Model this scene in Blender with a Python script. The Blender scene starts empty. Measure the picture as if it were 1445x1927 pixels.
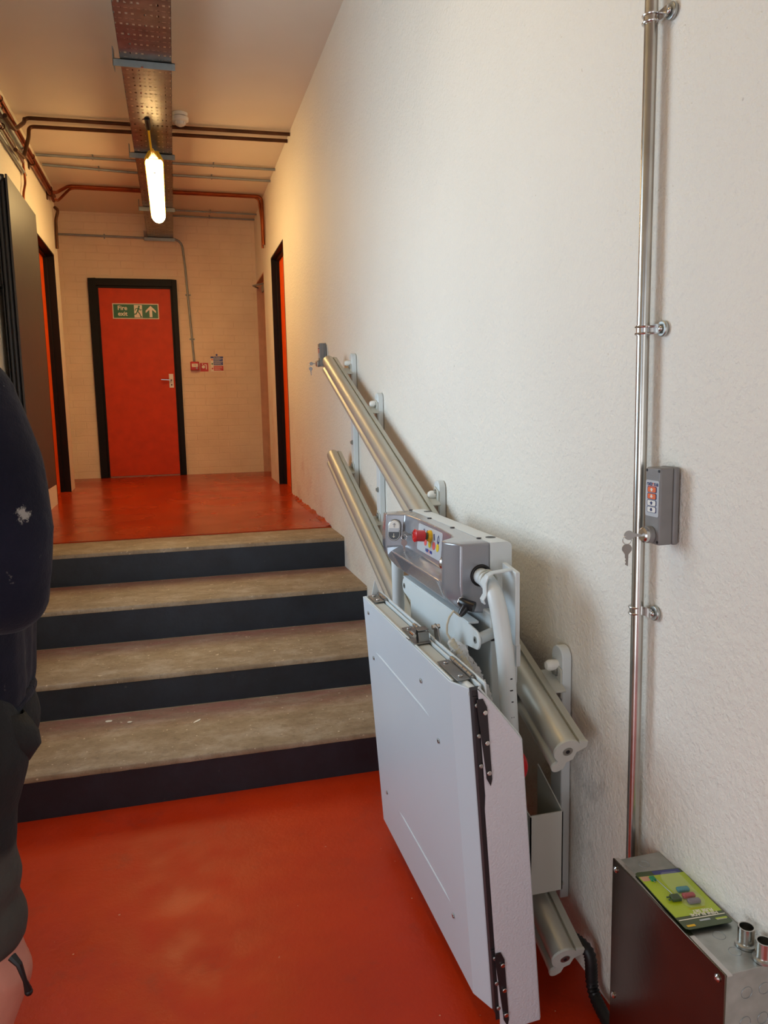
import bpy, bmesh, math, random
from mathutils import Vector, Matrix
random.seed(4)
sc = bpy.context.scene
COL = sc.collection

# ---------------------------------------------------------------- camera
CAMZ = 1.43
def cam_axes(yaw, pitch, roll):
    yaw, pitch, roll = [math.radians(a) for a in (yaw, pitch, roll)]
    f = Vector((math.sin(yaw)*math.cos(pitch), math.cos(yaw)*math.cos(pitch), math.sin(pitch)))
    r0 = Vector((math.cos(yaw), -math.sin(yaw), 0)); u0 = r0.cross(f)
    return math.cos(roll)*r0+math.sin(roll)*u0, -math.sin(roll)*r0+math.cos(roll)*u0, f
CR, CU, CF = cam_axes(14.995, -7.732, -1.155)
cd = bpy.data.cameras.new('camera'); cam = bpy.data.objects.new('camera', cd); COL.objects.link(cam)
M = Matrix((CR, CU, -CF)).transposed().to_4x4(); M.translation = (0, 0, CAMZ)
cam.matrix_world = M
cd.sensor_fit = 'VERTICAL'; cd.sensor_height = 24; cd.lens = 1442/1927*24
cd.clip_start = .02; sc.camera = cam

# ---------------------------------------------------------------- world, light, exposure
w = bpy.data.worlds.new('world'); sc.world = w; w.use_nodes = True
bg = w.node_tree.nodes['Background']; bg.inputs[0].default_value = (.62, .78, 1, 1); bg.inputs[1].default_value = 1.0
sc.view_settings.view_transform = 'Standard'; sc.view_settings.look = 'None'
sc.view_settings.gamma = 1; sc.view_settings.use_curve_mapping = False
sc.view_settings.exposure = 0.0
def area(name, loc, direction, sx, sy, power, color):
    l = bpy.data.lights.new(name, 'AREA'); l.shape = 'RECTANGLE'; l.size = sx; l.size_y = sy
    l.energy = power; l.color = color
    o = bpy.data.objects.new(name, l); COL.objects.link(o); o.location = loc
    o.rotation_euler = Vector(direction).to_track_quat('-Z', 'Y').to_euler()
    return o
area('window_daylight', (-1.30, 2.72, 1.72), (1, 0.0, -.16), 1.2, 1.2, 42, (.64, .83, 1))
area('back_fill_light', (-.1, -3.3, 1.15), (0, 1, -.12), 1.8, 1.9, 16, (1, .94, .87))  # unseen fill added behind the camera to lift the lower region
area('left_fill_light', (-1.30, -.30, .75), (1, .30, -.05), 1.1, 1.3, 20, (.86, .93, 1))  # unseen fill added at left to brighten the platform and low right wall
LAMP = 50.0; LAMP2 = 12.0; LAMPCOL = (1, .665, .27, 1)

# ---------------------------------------------------------------- helpers
def ray(px, py):
    return CR*((px-722.5)/1442) - CU*((py-963.5)/1442) + CF
def onx(px, py, X): d = ray(px, py); p = d*(X/d.x); return Vector((p.x, p.y, p.z+CAMZ))
def ony(px, py, Y): d = ray(px, py); p = d*(Y/d.y); return Vector((p.x, p.y, p.z+CAMZ))
def onz(px, py, Z): d = ray(px, py); p = d*((Z-CAMZ)/d.z); return Vector((p.x, p.y, Z))

def srgb(r, g, b):
    f = lambda c: (c/255/12.92) if c/255 <= .04045 else ((c/255+.055)/1.055)**2.4
    return (f(r), f(g), f(b), 1)

class NT:
    def __init__(s, name):
        s.m = bpy.data.materials.new(name); s.m.use_nodes = True
        s.t = s.m.node_tree; s.b = s.t.nodes['Principled BSDF']; s.co = None
    def n(s, typ, **k):
        x = s.t.nodes.new(typ)
        for a, v in k.items():
            if a.startswith('i_'):
                x.inputs[a[2:].replace('_', ' ')].default_value = v
            else: setattr(x, a, v)
        return x
    def l(s, a, b): s.t.links.new(a, b)
    def coord(s, sx=1, sy=1, sz=1):
        g = s.n('ShaderNodeNewGeometry')
        if (sx, sy, sz) == (1, 1, 1): return g.outputs['Position']
        m = s.n('ShaderNodeMapping'); m.inputs['Scale'].default_value = (sx, sy, sz); s.l(g.outputs['Position'], m.inputs[0]); return m.outputs[0]
    def noise(s, scale, detail=3, rough=.5, co=None):
        x = s.n('ShaderNodeTexNoise'); x.inputs['Scale'].default_value = scale; x.inputs['Detail'].default_value = detail
        x.inputs['Roughness'].default_value = rough; s.l(co or s.coord(), x.inputs['Vector']); return x.outputs['Fac']
    def ramp(s, fac, stops):
        r = s.n('ShaderNodeValToRGB'); e = r.color_ramp.elements
        while len(e) < len(stops): e.new(.5)
        for el, (p, c) in zip(e, stops):
            el.position = p; el.color = c if len(c) == 4 else (*c, 1)
        s.l(fac, r.inputs[0]); return r.outputs[0]
    def mix(s, fac, a, b, mode='MIX'):
        x = s.n('ShaderNodeMix', data_type='RGBA', blend_type=mode)
        for sock, v in ((x.inputs[0], fac), (x.inputs[6], a), (x.inputs[7], b)):
            if isinstance(v, (int, float, tuple)): sock.default_value = v
            else: s.l(v, sock)
        return x.outputs[2]
    def math(s, op, a, b=0., c=0.):
        x = s.n('ShaderNodeMath', operation=op)
        for sock, v in zip(x.inputs, (a, b, c)):
            if isinstance(v, (int, float)): sock.default_value = v
            else: s.l(v, sock)
        return x.outputs[0]
    def bump(s, h, strength=.3, dist=.01):
        b = s.n('ShaderNodeBump'); b.inputs['Strength'].default_value = strength; b.inputs['Distance'].default_value = dist
        s.l(h, b.inputs['Height']); s.l(b.outputs[0], s.b.inputs['Normal'])
    def sep(s, co=None):
        x = s.n('ShaderNodeSeparateXYZ'); s.l(co or s.coord(), x.inputs[0]); return x.outputs
def spot(t, y, z, r, ax=('Y', 'Z')):
    """soft round mask around a place on a wall: 1 at the centre, 0 at distance r"""
    s = t.sep()
    d = t.math('SQRT', t.math('ADD', t.math('POWER', t.math('SUBTRACT', s[ax[0]], y), 2.), t.math('POWER', t.math('SUBTRACT', s[ax[1]], z), 2.)))
    x = t.n('ShaderNodeMapRange'); x.inputs['From Min'].default_value = r; x.inputs['From Max'].default_value = 0
    t.l(d, x.inputs['Value']); return x.outputs[0]

MATS = {}
def simple(name, col, rough=.5, metal=0., bump=None, var=None, coat=0., spec=None):
    t = NT(name); t.b.inputs['Roughness'].default_value = rough; t.b.inputs['Metallic'].default_value = metal
    t.b.inputs['Coat Weight'].default_value = coat
    if spec is not None: t.b.inputs['Specular IOR Level'].default_value = spec
    v = var or (12, .08)
    f = t.noise(v[0], 4)
    c = tuple(col[:3])
    a = tuple(x*(1-v[1]) for x in c)+(1,); b = tuple(min(1, x*(1+v[1])) for x in c)+(1,)
    t.l(t.ramp(f, [(.3, a), (.7, b)]), t.b.inputs['Base Color'])
    if bump: t.bump(t.noise(bump[0], 3), bump[1], bump[2] if len(bump) > 2 else .002)
    MATS[name] = t.m; return t.m

# painted plaster (right and left walls)
def plaster(name, base, specks=True):
    t = NT(name); t.b.inputs['Roughness'].default_value = .62
    big = t.noise(1.6, 5)
    c = t.ramp(big, [(.3, tuple(x*.955 for x in base[:3])+(1,)), (.65, base)])
    if specks:
        st = t.noise(9, 6, .7)
        for (y, z, r) in ((1.5, .50, .36), (1.42, .33, .25)):
            m = t.math('MULTIPLY', spot(t, y, z, r), t.ramp(st, [(.48, (0, 0, 0)), (.62, (.75, .75, .75))]))
            c = t.mix(m, c, tuple(x*.62 for x in base[:3])+(1,))
        # brushed red-oxide dust rubbed along the stair line
        s = t.sep()
        line = t.math('ADD', t.math('SUBTRACT', s['Z'], t.math('MULTIPLY', s['Y'], .31)), .80)
        mr = t.n('ShaderNodeMapRange'); mr.inputs['From Min'].default_value = .35; mr.inputs['From Max'].default_value = 0
        t.l(line, mr.inputs['Value'])
        m = t.math('MULTIPLY', t.math('MULTIPLY', mr.outputs[0], t.ramp(t.noise(5, 5, .65), [(.45, (0, 0, 0)), (.7, (.5, .5, .5))])), .7)
        c = t.mix(m, c, srgb(196, 150, 135))
        pits = t.ramp(t.noise(70, 2, .5), [(.74, (0, 0, 0)), (.78, (.55, .55, .55))])
        c = t.mix(t.math('MULTIPLY', pits, .7), c, srgb(150, 130, 110))
        # long scratches
        w_ = t.n('ShaderNodeTexWave', wave_type='BANDS'); w_.inputs['Scale'].default_value = .55; w_.inputs['Distortion'].default_value = 5
        w_.inputs['Detail'].default_value = 3; mp = t.n('ShaderNodeMapping'); mp.inputs['Rotation'].default_value = (0, 0, 0)
    t.l(c, t.b.inputs['Base Color'])
    fine = t.noise(110, 4, .6); streak = t.noise(45, 3, .6, t.coord(1, 1, 1))
    t.bump(t.math('ADD', fine, t.math('MULTIPLY', streak, 1.2)), .95, .004)
    MATS[name] = t.m; return t.m
plaster('wall_plaster', srgb(232, 226, 214))
plaster('plaster_left', srgb(232, 222, 200), False)

t = NT('ceiling_paint'); t.b.inputs['Roughness'].default_value = .8
t.l(t.ramp(t.noise(1.2, 4), [(.3, srgb(214, 200, 182)), (.7, srgb(224, 210, 192))]), t.b.inputs['Base Color'])
t.bump(t.noise(60, 3), .15, .002); MATS['ceiling'] = t.m

# painted brick
t = NT('painted_brick'); t.b.inputs['Roughness'].default_value = .6
s_ = t.sep(); cb = t.n('ShaderNodeCombineXYZ'); t.l(s_['X'], cb.inputs[0]); t.l(s_['Z'], cb.inputs[1])
wob = t.n('ShaderNodeVectorMath', operation='ADD'); t.l(cb.outputs[0], wob.inputs[0])
nn = t.n('ShaderNodeTexNoise'); nn.inputs['Scale'].default_value = 6; t.l(t.coord(), nn.inputs['Vector'])
sc_ = t.n('ShaderNodeVectorMath', operation='SCALE'); sc_.inputs['Scale'].default_value = .012; t.l(nn.outputs['Color'], sc_.inputs[0]); t.l(sc_.outputs[0], wob.inputs[1])
br = t.n('ShaderNodeTexBrick'); br.inputs['Scale'].default_value = 1; br.inputs['Brick Width'].default_value = .225
br.inputs['Row Height'].default_value = .075; br.inputs['Mortar Size'].default_value = .005; br.inputs['Mortar Smooth'].default_value = .6
t.l(wob.outputs[0], br.inputs['Vector'])
t.l(t.ramp(t.noise(3, 5), [(.3, srgb(222, 198, 168)), (.7, srgb(234, 212, 182))]), t.b.inputs['Base Color'])
t.bump(t.math('ADD', t.math('MULTIPLY', br.outputs['Fac'], -1.), t.math('MULTIPLY', t.noise(45, 4), .5)), .55, .004); MATS['brick'] = t.m

# floors
def redfloor(name, rough, base, dark, bs=.28, worn=True):
    t = NT(name); t.b.inputs['Specular IOR Level'].default_value = .28
    c = t.ramp(t.noise(2.2, 6 if worn else 2, .6), [(.3, dark), (.65, base)])
    if worn: c = t.mix(t.ramp(t.noise(5, 5, .7), [(.58, (0, 0, 0)), (.78, (.5, .5, .5))]), c, srgb(112, 50, 38))
    if worn: c = t.mix(t.ramp(t.noise(46, 2, .5), [(.765, (0, 0, 0)), (.78, (.8, .8, .8))]), c, srgb(205, 160, 130))
    t.l(c, t.b.inputs['Base Color'])
    t.l(t.ramp(t.noise(9 if worn else 2, 5 if worn else 2), [(.3, (rough*.75,)*3), (.7, (rough*1.3,)*3)]), t.b.inputs['Roughness'])
    if worn: t.bump(t.math('ADD', t.noise(55, 5, .65), t.math('MULTIPLY', t.noise(7, 3), 1.2)), bs, .004)
    else: t.bump(t.noise(90, 2), .04, .001)
    MATS[name] = t.m
redfloor('red_floor', .40, srgb(186, 46, 4), srgb(168, 38, 4))
redfloor('red_landing', .25, srgb(172, 60, 18), srgb(150, 46, 16), .25, False)

t = NT('concrete_tread'); t.b.inputs['Roughness'].default_value = .55
c = t.ramp(t.noise(6, 10, .72, t.coord(.9, 1.4, 1)), [(.25, srgb(112, 88, 62)), (.5, srgb(146, 122, 94)), (.75, srgb(178, 158, 134))])
for yb in (2.795+.515, 3.31+.535, 3.845+.545):      # worn red paint at the back of each tread
    s_ = t.sep(); d = t.math('SUBTRACT', yb, s_['Y'])
    mr = t.n('ShaderNodeMapRange'); mr.inputs['From Min'].default_value = .24; mr.inputs['From Max'].default_value = 0; t.l(d, mr.inputs['Value'])
    inb = t.math('MULTIPLY', mr.outputs[0], t.math('GREATER_THAN', d, .008))
    m = t.math('MULTIPLY', inb, t.ramp(t.noise(9, 8, .8, t.coord(.5, 2, 1)), [(.30, (0, 0, 0)), (.62, (1, 1, 1))]))
    c = t.mix(m, c, srgb(150, 84, 74))
c = t.mix(t.ramp(t.noise(38, 6, .75), [(.52, (0, 0, 0)), (.74, (.6, .6, .6))]), c, srgb(92, 72, 52))
c = t.mix(t.ramp(t.noise(55, 2), [(.70, (0, 0, 0)), (.73, (.8, .8, .8))]), c, srgb(216, 190, 160))
t.l(c, t.b.inputs['Base Color']); t.bump(t.noise(35, 6, .7), .35, .004); MATS['tread'] = t.m

t = NT('riser_paint'); t.b.inputs['Roughness'].default_value = .38
c = t.ramp(t.noise(6, 6, .7), [(.3, srgb(26, 31, 38)), (.75, srgb(38, 46, 56))])
c = t.mix(t.ramp(t.noise(30, 5, .7), [(.68, (0, 0, 0)), (.76, (.45, .45, .45))]), c, srgb(120, 110, 100))
t.l(c, t.b.inputs['Base Color']); t.bump(t.noise(40, 5), .25, .003); MATS['riser'] = t.m

simple('black_gloss', srgb(20, 14, 11), .5, bump=(40, .2), spec=.2)
simple('orange_door', srgb(200, 58, 2), .5, spec=.3, bump=(90, .1, .001))
simple('orange_bright', srgb(236, 84, 8), .45, spec=.3, bump=(90, .1, .001))
simple('maroon_door', srgb(120, 34, 20), .5)
simple('pink_wood', srgb(196, 148, 120), .6)
simple('powder_white', srgb(208, 214, 214), .36, bump=(400, .08, .0006), var=(3, .015))
simple('powder_platform', srgb(200, 210, 216), .40, bump=(500, .06, .0005), var=(3, .012))
simple('powder_textured', srgb(204, 200, 204), .5, bump=(190, .8, .0022), var=(3, .02))
simple('powder_grey', srgb(186, 186, 176), .42, var=(3, .02))
simple('head_grey', srgb(146, 147, 152), .24, metal=.35, coat=.5, var=(4, .02))
simple('anodised', srgb(190, 188, 176), .46, metal=.75, var=(4, .04))
simple('galv', srgb(176, 178, 174), .35, metal=.95, var=(30, .14), bump=(60, .1))
simple('galv_dull', srgb(150, 156, 156), .5, metal=.7, var=(20, .10))
simple('conduit_steel', srgb(196, 194, 188), .24, metal=1, var=(14, .12))
simple('bright_steel', srgb(205, 203, 200), .2, metal=1)
simple('stainless', srgb(150, 148, 144), .34, metal=1, var=(8, .1))
simple('dark_steel', srgb(58, 54, 56), .42, metal=.6)
simple('lid_steel', srgb(104, 96, 84), .22, metal=1, var=(10, .12), bump=(90, .06))
simple('black_rubber', srgb(16, 15, 16), .5)
simple('black_plastic', srgb(20, 20, 24), .3)
simple('white_plastic', srgb(226, 224, 216), .4)
simple('cream_cable', srgb(190, 182, 160), .5)
simple('red_plastic', srgb(200, 24, 34), .3, coat=.3)
simple('yellow_plastic', srgb(228, 178, 20), .4)
simple('grey_box', srgb(124, 122, 120), .42, var=(30, .07))
simple('label_grey', srgb(180, 184, 188), .35)
simple('radiator', srgb(62, 58, 56), .42)
simple('radiator_tube', srgb(34, 32, 32), .35)
simple('copper', srgb(140, 68, 34), .42, metal=.85, var=(9, .35))
simple('copper_dull', srgb(88, 54, 32), .5, metal=.7, var=(9, .35))
simple('sign_green', srgb(22, 104, 62), .4)
simple('sign_white', srgb(236, 228, 206), .4)
simple('sign_blue', srgb(50, 66, 142), .4)
simple('sign_red', srgb(186, 34, 30), .4)
simple('ink_navy', srgb(28, 38, 92), .5)
simple('ink_orange', srgb(236, 112, 60), .5)
simple('ink_black', srgb(16, 16, 22), .5)
simple('button_orange', srgb(222, 104, 52), .4)
simple('button_yellow', srgb(214, 186, 48), .4)
simple('button_pink', srgb(214, 92, 92), .4)
simple('card_lime', srgb(168, 186, 22), .3, coat=.4, var=(20, .05))
simple('card_green', srgb(54, 70, 28), .3, coat=.4)
simple('card_blue', srgb(48, 52, 120), .3, coat=.4)
simple('fuse_teal', srgb(18, 124, 132), .2, coat=.5)
simple('fuse_red', srgb(158, 24, 26), .2, coat=.5)
simple('fuse_grey', srgb(104, 92, 96), .2, coat=.5)
simple('fuse_green', srgb(20, 130, 84), .3)
simple('dark_green', srgb(62, 78, 48), .4)
simple('paint_chip', srgb(236, 220, 196), .6)
simple('skin', srgb(196, 132, 112), .5, bump=(200, .1, .001))
simple('hair', srgb(60, 44, 34), .6, bump=(80, .6, .004))
simple('boot', srgb(60, 48, 38), .6)
simple('frame_white', srgb(230, 228, 222), .4)
t = NT('bag_film'); t.b.inputs['Base Color'].default_value = (.9, .9, .9, 1); t.b.inputs['Roughness'].default_value = .2
t.b.inputs['Alpha'].default_value = .42; t.bump(t.noise(60, 4), .8, .01); MATS['bag'] = t.m
t = NT('blister'); t.b.inputs['Base Color'].default_value = (.95, .95, .95, 1); t.b.inputs['Roughness'].default_value = .08
t.b.inputs['Alpha'].default_value = .06; MATS['blister'] = t.m
# fleece with paint stains
t = NT('navy_fleece'); t.b.inputs['Roughness'].default_value = .95; t.b.inputs['Sheen Weight'].default_value = .08; t.b.inputs['Specular IOR Level'].default_value = .15
c = t.ramp(t.noise(8, 4), [(.3, srgb(20, 20, 32)), (.7, srgb(31, 31, 45))])
c = t.mix(t.ramp(t.noise(24, 4, .6), [(.70, (0, 0, 0)), (.74, (.6, .6, .6))]), c, srgb(120, 116, 112))
SL = ony(50, 966, 1.325)
g = t.n('ShaderNodeVectorMath', operation='DISTANCE'); t.l(t.coord(), g.inputs[0]); g.inputs[1].default_value = SL
mr = t.n('ShaderNodeMapRange'); mr.inputs['From Min'].default_value = .026; mr.inputs['From Max'].default_value = .002; t.l(g.outputs['Value'], mr.inputs['Value'])
m = t.ramp(t.math('MULTIPLY', t.math('ADD', t.math('MULTIPLY', mr.outputs[0], .7), t.math('MULTIPLY', t.noise(60, 6, .8), 1.5)), .5), [(.56, (0, 0, 0)), (.63, (.7, .7, .7))])
c = t.mix(m, c, srgb(176, 172, 162))
t.l(c, t.b.inputs['Base Color']); t.bump(t.math('ADD', t.noise(16, 3), t.math('MULTIPLY', t.noise(300, 2), .15)), .5, .012); MATS['fleece'] = t.m
t = NT('work_trousers'); t.b.inputs['Roughness'].default_value = .85
zz = t.sep()['Z']; f = t.math('ADD', zz, t.math('MULTIPLY', t.noise(5, 2), .12))
c = t.ramp(f, [(.705, srgb(66, 62, 56)), (.722, srgb(24, 22, 21))])
t.l(c, t.b.inputs['Base Color']); t.bump(t.noise(14, 4, .6), .6, .015); MATS['trousers'] = t.m
# lamp diffusers
for nm, st in (('lamp_glow', LAMP), ('lamp_glow_near', LAMP2)):
    t = NT(nm); t.b.inputs['Emission Color'].default_value = LAMPCOL; t.b.inputs['Emission Strength'].default_value = st
    t.b.inputs['Base Color'].default_value = (.9, .9, .85, 1); MATS[nm] = t.m
# perforated tray steel: real see-through holes, laid out in the tray's own metres
t = NT('perforated_steel'); t.b.inputs['Roughness'].default_value = .34; t.b.inputs['Metallic'].default_value = .9
t.l(t.ramp(t.noise(14, 5), [(.3, srgb(128, 124, 118)), (.7, srgb(158, 154, 148))]), t.b.inputs['Base Color'])
s_ = t.sep()
def cell(v, pitch, half, off=0.):
    a = t.math('PINGPONG', t.math('ADD', v, 100*pitch+off), pitch/2)
    return t.math('LESS_THAN', a, half)
sq = t.math('MULTIPLY', cell(s_['X'], .0275, .0058, .005), cell(s_['Y'], .10, .010))
sl = t.math('MULTIPLY', cell(s_['X'], .0275, .0085, .005), cell(s_['Y'], .10, .0035, .05))
hole = t.math('MULTIPLY', t.math('MAXIMUM', sq, sl), t.math('GREATER_THAN', t.noise(11, 2), .40))
t.l(t.math('SUBTRACT', 1., hole), t.b.inputs['Alpha']); MATS['tray'] = t.m

# ---------------------------------------------------------------- object helpers
WLOC = {}
def setprops(o, label=None, cat=None, group=None, kind=None):
    if label: o['label'] = label
    if cat: o['category'] = cat
    if group: o['group'] = group
    if kind: o['kind'] = kind
    return o
def thing(name, loc, label, cat, group=None, kind=None):
    o = bpy.data.objects.new(name, None); COL.objects.link(o); o.location = loc; o.empty_display_size = .05
    WLOC[o.name] = Vector(loc); return setprops(o, label, cat, group, kind)
class MB:
    def __init__(s): s.bm = bmesh.new()
    def poly(s, verts, faces):
        vs = [s.bm.verts.new(v) for v in verts]
        for f in faces: s.bm.faces.new([vs[i] for i in f])
        return s
    def box(s, x0, x1, y0, y1, z0, z1):
        v = [(x, y, z) for x in (x0, x1) for y in (y0, y1) for z in (z0, z1)]
        return s.poly(v, [(0, 1, 3, 2), (4, 6, 7, 5), (0, 4, 5, 1), (2, 3, 7, 6), (0, 2, 6, 4), (1, 5, 7, 3)])
    def hexa(s, v):   # 8 points: bottom 4, top 4
        return s.poly(v, [(3, 2, 1, 0), (4, 5, 6, 7), (0, 1, 5, 4), (1, 2, 6, 5), (2, 3, 7, 6), (3, 0, 4, 7)])
    def obox(s, c, ax, hx, ay, hy, az, hz):
        c = Vector(c); ax = Vector(ax).normalized()*hx; ay = Vector(ay).normalized()*hy; az = Vector(az).normalized()*hz
        return s.hexa([c-ax-ay-az, c+ax-ay-az, c+ax+ay-az, c-ax+ay-az, c-ax-ay+az, c+ax-ay+az, c+ax+ay+az, c-ax+ay+az])
    def prism(s, pts, vec):
        n = len(pts); vec = Vector(vec); pts = [Vector(p) for p in pts]
        return s.poly(pts+[p+vec for p in pts], [tuple(range(n))[::-1], tuple(range(n, 2*n))]+[(i, (i+1) % n, n+(i+1) % n, n+i) for i in range(n)])
    def loft(s, rings, close=True):
        n = len(rings[0]); V = [s.bm.verts.new(p) for r in rings for p in r]
        for k in range(len(rings)-1):
            for i in range(n):
                j = (i+1) % n; s.bm.faces.new([V[k*n+i], V[k*n+j], V[k*n+n+j], V[k*n+n+i]])
        if close: s.bm.faces.new(V[:n][::-1]); s.bm.faces.new(V[-n:])
        return s
    def tube(s, path, r, seg=16, cap=True):
        path = [Vector(p) for p in path]; rr = r if isinstance(r, (list, tuple)) else [r]*len(path)
        rings = []; up = None
        for i, p in enumerate(path):
            a = path[max(i-1, 0)]; b = path[min(i+1, len(path)-1)]; d = (b-a).normalized()
            if up is None: up = d.orthogonal().normalized()
            else: up = (up-d*up.dot(d)).normalized()
            q = d.cross(up)
            rings.append([p+(up*math.cos(2*math.pi*k/seg)+q*math.sin(2*math.pi*k/seg))*rr[i] for k in range(seg)])
        return s.loft(rings, cap)
    def cyl(s, a, b, r, seg=20, r2=None): return s.tube([a, b], [r, r if r2 is None else r2], seg)
    def ball(s, c, r, sc=(1, 1, 1), seg=16):
        m = Matrix.Translation(c) @ Matrix.Diagonal((*[r*k for k in sc], 1))
        bmesh.ops.create_uvsphere(s.bm, u_segments=seg, v_segments=seg//2, radius=1, matrix=m); return s
    def torus(s, c, axis, R, r, n=28, m=8, arc=(0, 2*math.pi)):
        c = Vector(c); axis = Vector(axis).normalized(); u = axis.orthogonal().normalized(); v = axis.cross(u)
        full = abs(arc[1]-arc[0]-2*math.pi) < 1e-6
        k = n if full else n+1
        rings = []
        for i in range(k):
            a = arc[0]+(arc[1]-arc[0])*i/n; d = u*math.cos(a)+v*math.sin(a)
            rings.append([c+d*(R+r*math.cos(2*math.pi*j/m))+axis*r*math.sin(2*math.pi*j/m) for j in range(m)])
        if full: rings.append(rings[0])
        return s.loft(rings, not full)
    def build(s, name, mat, parent=None, bevel=0., seg=2, smooth=True, ang=35, label=None, remesh=None, kind=None, merge=True):
        if merge: bmesh.ops.remove_doubles(s.bm, verts=s.bm.verts, dist=1e-6)
        bmesh.ops.recalc_face_normals(s.bm, faces=s.bm.faces)
        vs = [v.co for v in s.bm.verts]
        o = Vector(((min(v.x for v in vs)+max(v.x for v in vs))/2, (min(v.y for v in vs)+max(v.y for v in vs))/2, min(v.z for v in vs)))
        bmesh.ops.translate(s.bm, verts=s.bm.verts, vec=-o)
        me = bpy.data.meshes.new(name); s.bm.to_mesh(me); s.bm.free()
        me.materials.append(MATS[mat] if isinstance(mat, str) else mat)
        if smooth and not remesh:
            me.shade_smooth(); me.set_sharp_from_angle(angle=math.radians(ang))
        ob = bpy.data.objects.new(name, me); COL.objects.link(ob); WLOC[ob.name] = o
        if parent is not None: ob.parent = parent; ob.location = o-WLOC[parent.name]
        else: ob.location = o
        if bevel: 
            b = ob.modifiers.new('bevel', 'BEVEL'); b.width = bevel; b.segments = seg; b.limit_method = 'ANGLE'; b.angle_limit = math.radians(38)
            me.shade_smooth(); b.harden_normals = False
            me.set_sharp_from_angle(angle=math.radians(ang if ang != 35 else 60))
        if remesh:
            r = ob.modifiers.new('remesh', 'REMESH'); r.mode = 'VOXEL'; r.voxel_size = remesh; r.use_smooth_shade = True
            sm = ob.modifiers.new('smooth', 'SMOOTH'); sm.factor = .6; sm.iterations = 5
        if label: ob['label'] = label
        if kind: ob['kind'] = kind
        return ob
def structure(mb, name, mat, parent=None, **k):
    o = mb.build(name, mat, parent, **k)
    if parent is None: o['kind'] = 'structure'
    return o
def text_part(body, name, mat, parent, centre, right, up, size, thick=.0004, bold=0.):
    cu = bpy.data.curves.new(name, 'FONT'); cu.body = body; cu.size = size; cu.align_x = 'CENTER'; cu.align_y = 'CENTER'
    cu.extrude = thick; cu.offset = bold
    tmp = bpy.data.objects.new('tmp', cu); COL.objects.link(tmp); bpy.context.view_layer.update()
    me = bpy.data.meshes.new_from_object(tmp.evaluated_get(bpy.context.evaluated_depsgraph_get()))
    bpy.data.objects.remove(tmp); me.name = name
    right = Vector(right).normalized(); up = Vector(up).normalized(); n = right.cross(up)
    R = Matrix((right, up, n)).transposed()
    me.transform(R.to_4x4()); me.materials.clear(); me.materials.append(MATS[mat])
    ob = bpy.data.objects.new(name, me); COL.objects.link(ob); WLOC[ob.name] = Vector(centre)
    ob.parent = parent; ob.location = Vector(centre)-WLOC[parent.name]; return ob
def arc_path(a, corner, b, r, n=6):
    """points from a to b through a rounded corner"""
    a, corner, b = Vector(a), Vector(corner), Vector(b)
    d1 = (a-corner).normalized(); d2 = (b-corner).normalized()
    p0 = corner+d1*r; p1 = corner+d2*r
    return [p0*(1-t)**2+corner*2*t*(1-t)+p1*t*t for t in [i/n for i in range(n+1)]]
def bent(points, r, n=6):
    out = [Vector(points[0])]
    for i in range(1, len(points)-1): out += arc_path(points[i-1], points[i], points[i+1], r, n)
    return out+[Vector(points[-1])]

# ================================================================ THE SETTING
XR, XL, YE, ZC = .93, -.95, 8.63, 3.465
def fz(y): return .677+(y-4.39)*.0175            # the landing rises very slightly
RT = .30
WY0, WY1, WZ0, WZ1 = 2.05, 3.40, 1.10, 2.45
# right wall with two doorways
m = MB(); m.box(XR, XR+RT, -3.2, 6.50, -.02, ZC)
m.box(XR, XR+RT, 6.50, 7.31, 2.815, ZC); m.box(XR, XR+RT, 7.31, 7.93, .6, ZC); m.box(XR, XR+RT, 7.93, 8.62, 2.80, ZC); m.box(XR, XR+RT, 8.62, YE+.2, .6, ZC)
structure(m, 'wall_right', 'wall_plaster', smooth=False)
# left wall: window towards the yard low down, doorway on the landing; nearest opening added for the fill light
m = MB(); m.box(XL-.30, XL, -3.2, -.90, -.02, ZC); m.box(XL-.30, XL, -.90, .30, 2.1, ZC); m.box(XL-.30, XL, .30, WY0, -.02, ZC); m.box(XL-.30, XL, WY0, WY1, -.02, WZ0); m.box(XL-.30, XL, WY0, WY1, WZ1, ZC)
m.box(XL-.30, XL, WY1, 6.62, -.02, ZC); m.box(XL-.30, XL, 6.62, 7.47, 2.82, ZC); m.box(XL-.30, XL, 7.47, 7.74, .6, ZC)
m.box(XL-.30, -1.063, 7.74, YE+.2, .6, ZC)
structure(m, 'wall_left', 'plaster_left', smooth=False)
m = MB(); m.box(-1.4, 1.4, YE, YE+.2, .5, ZC+.1); structure(m, 'wall_end', 'brick', smooth=False)
m = MB(); m.box(-1.35, -1.0, -3.4, -3.2, -.02, ZC); m.box(.8, 1.3, -3.4, -3.2, -.02, ZC); m.box(-1.0, .8, -3.4, -3.2, 2.5, ZC)
structure(m, 'wall_back', 'plaster_left', smooth=False)
m = MB(); m.box(-1.4, 1.4, -3.4, YE+.2, ZC, ZC+.12); structure(m, 'ceiling', 'ceiling', smooth=False)
m = MB(); m.box(-1.25, XR+.02, -3.4, 2.80, -.12, 0)
structure(m, 'floor', 'red_floor', smooth=False)
m = MB(); y0, y1 = 4.78, YE+.05
m.hexa([(-1.3, y0, .5), (1.2, y0, .5), (1.2, y1, .5), (-1.3, y1, .5), (-1.3, y0, fz(y0)), (1.2, y0, fz(y0)), (1.2, y1, fz(y1)), (-1.3, y1, fz(y1))])
structure(m, 'floor_landing', 'red_landing', smooth=False)
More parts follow.
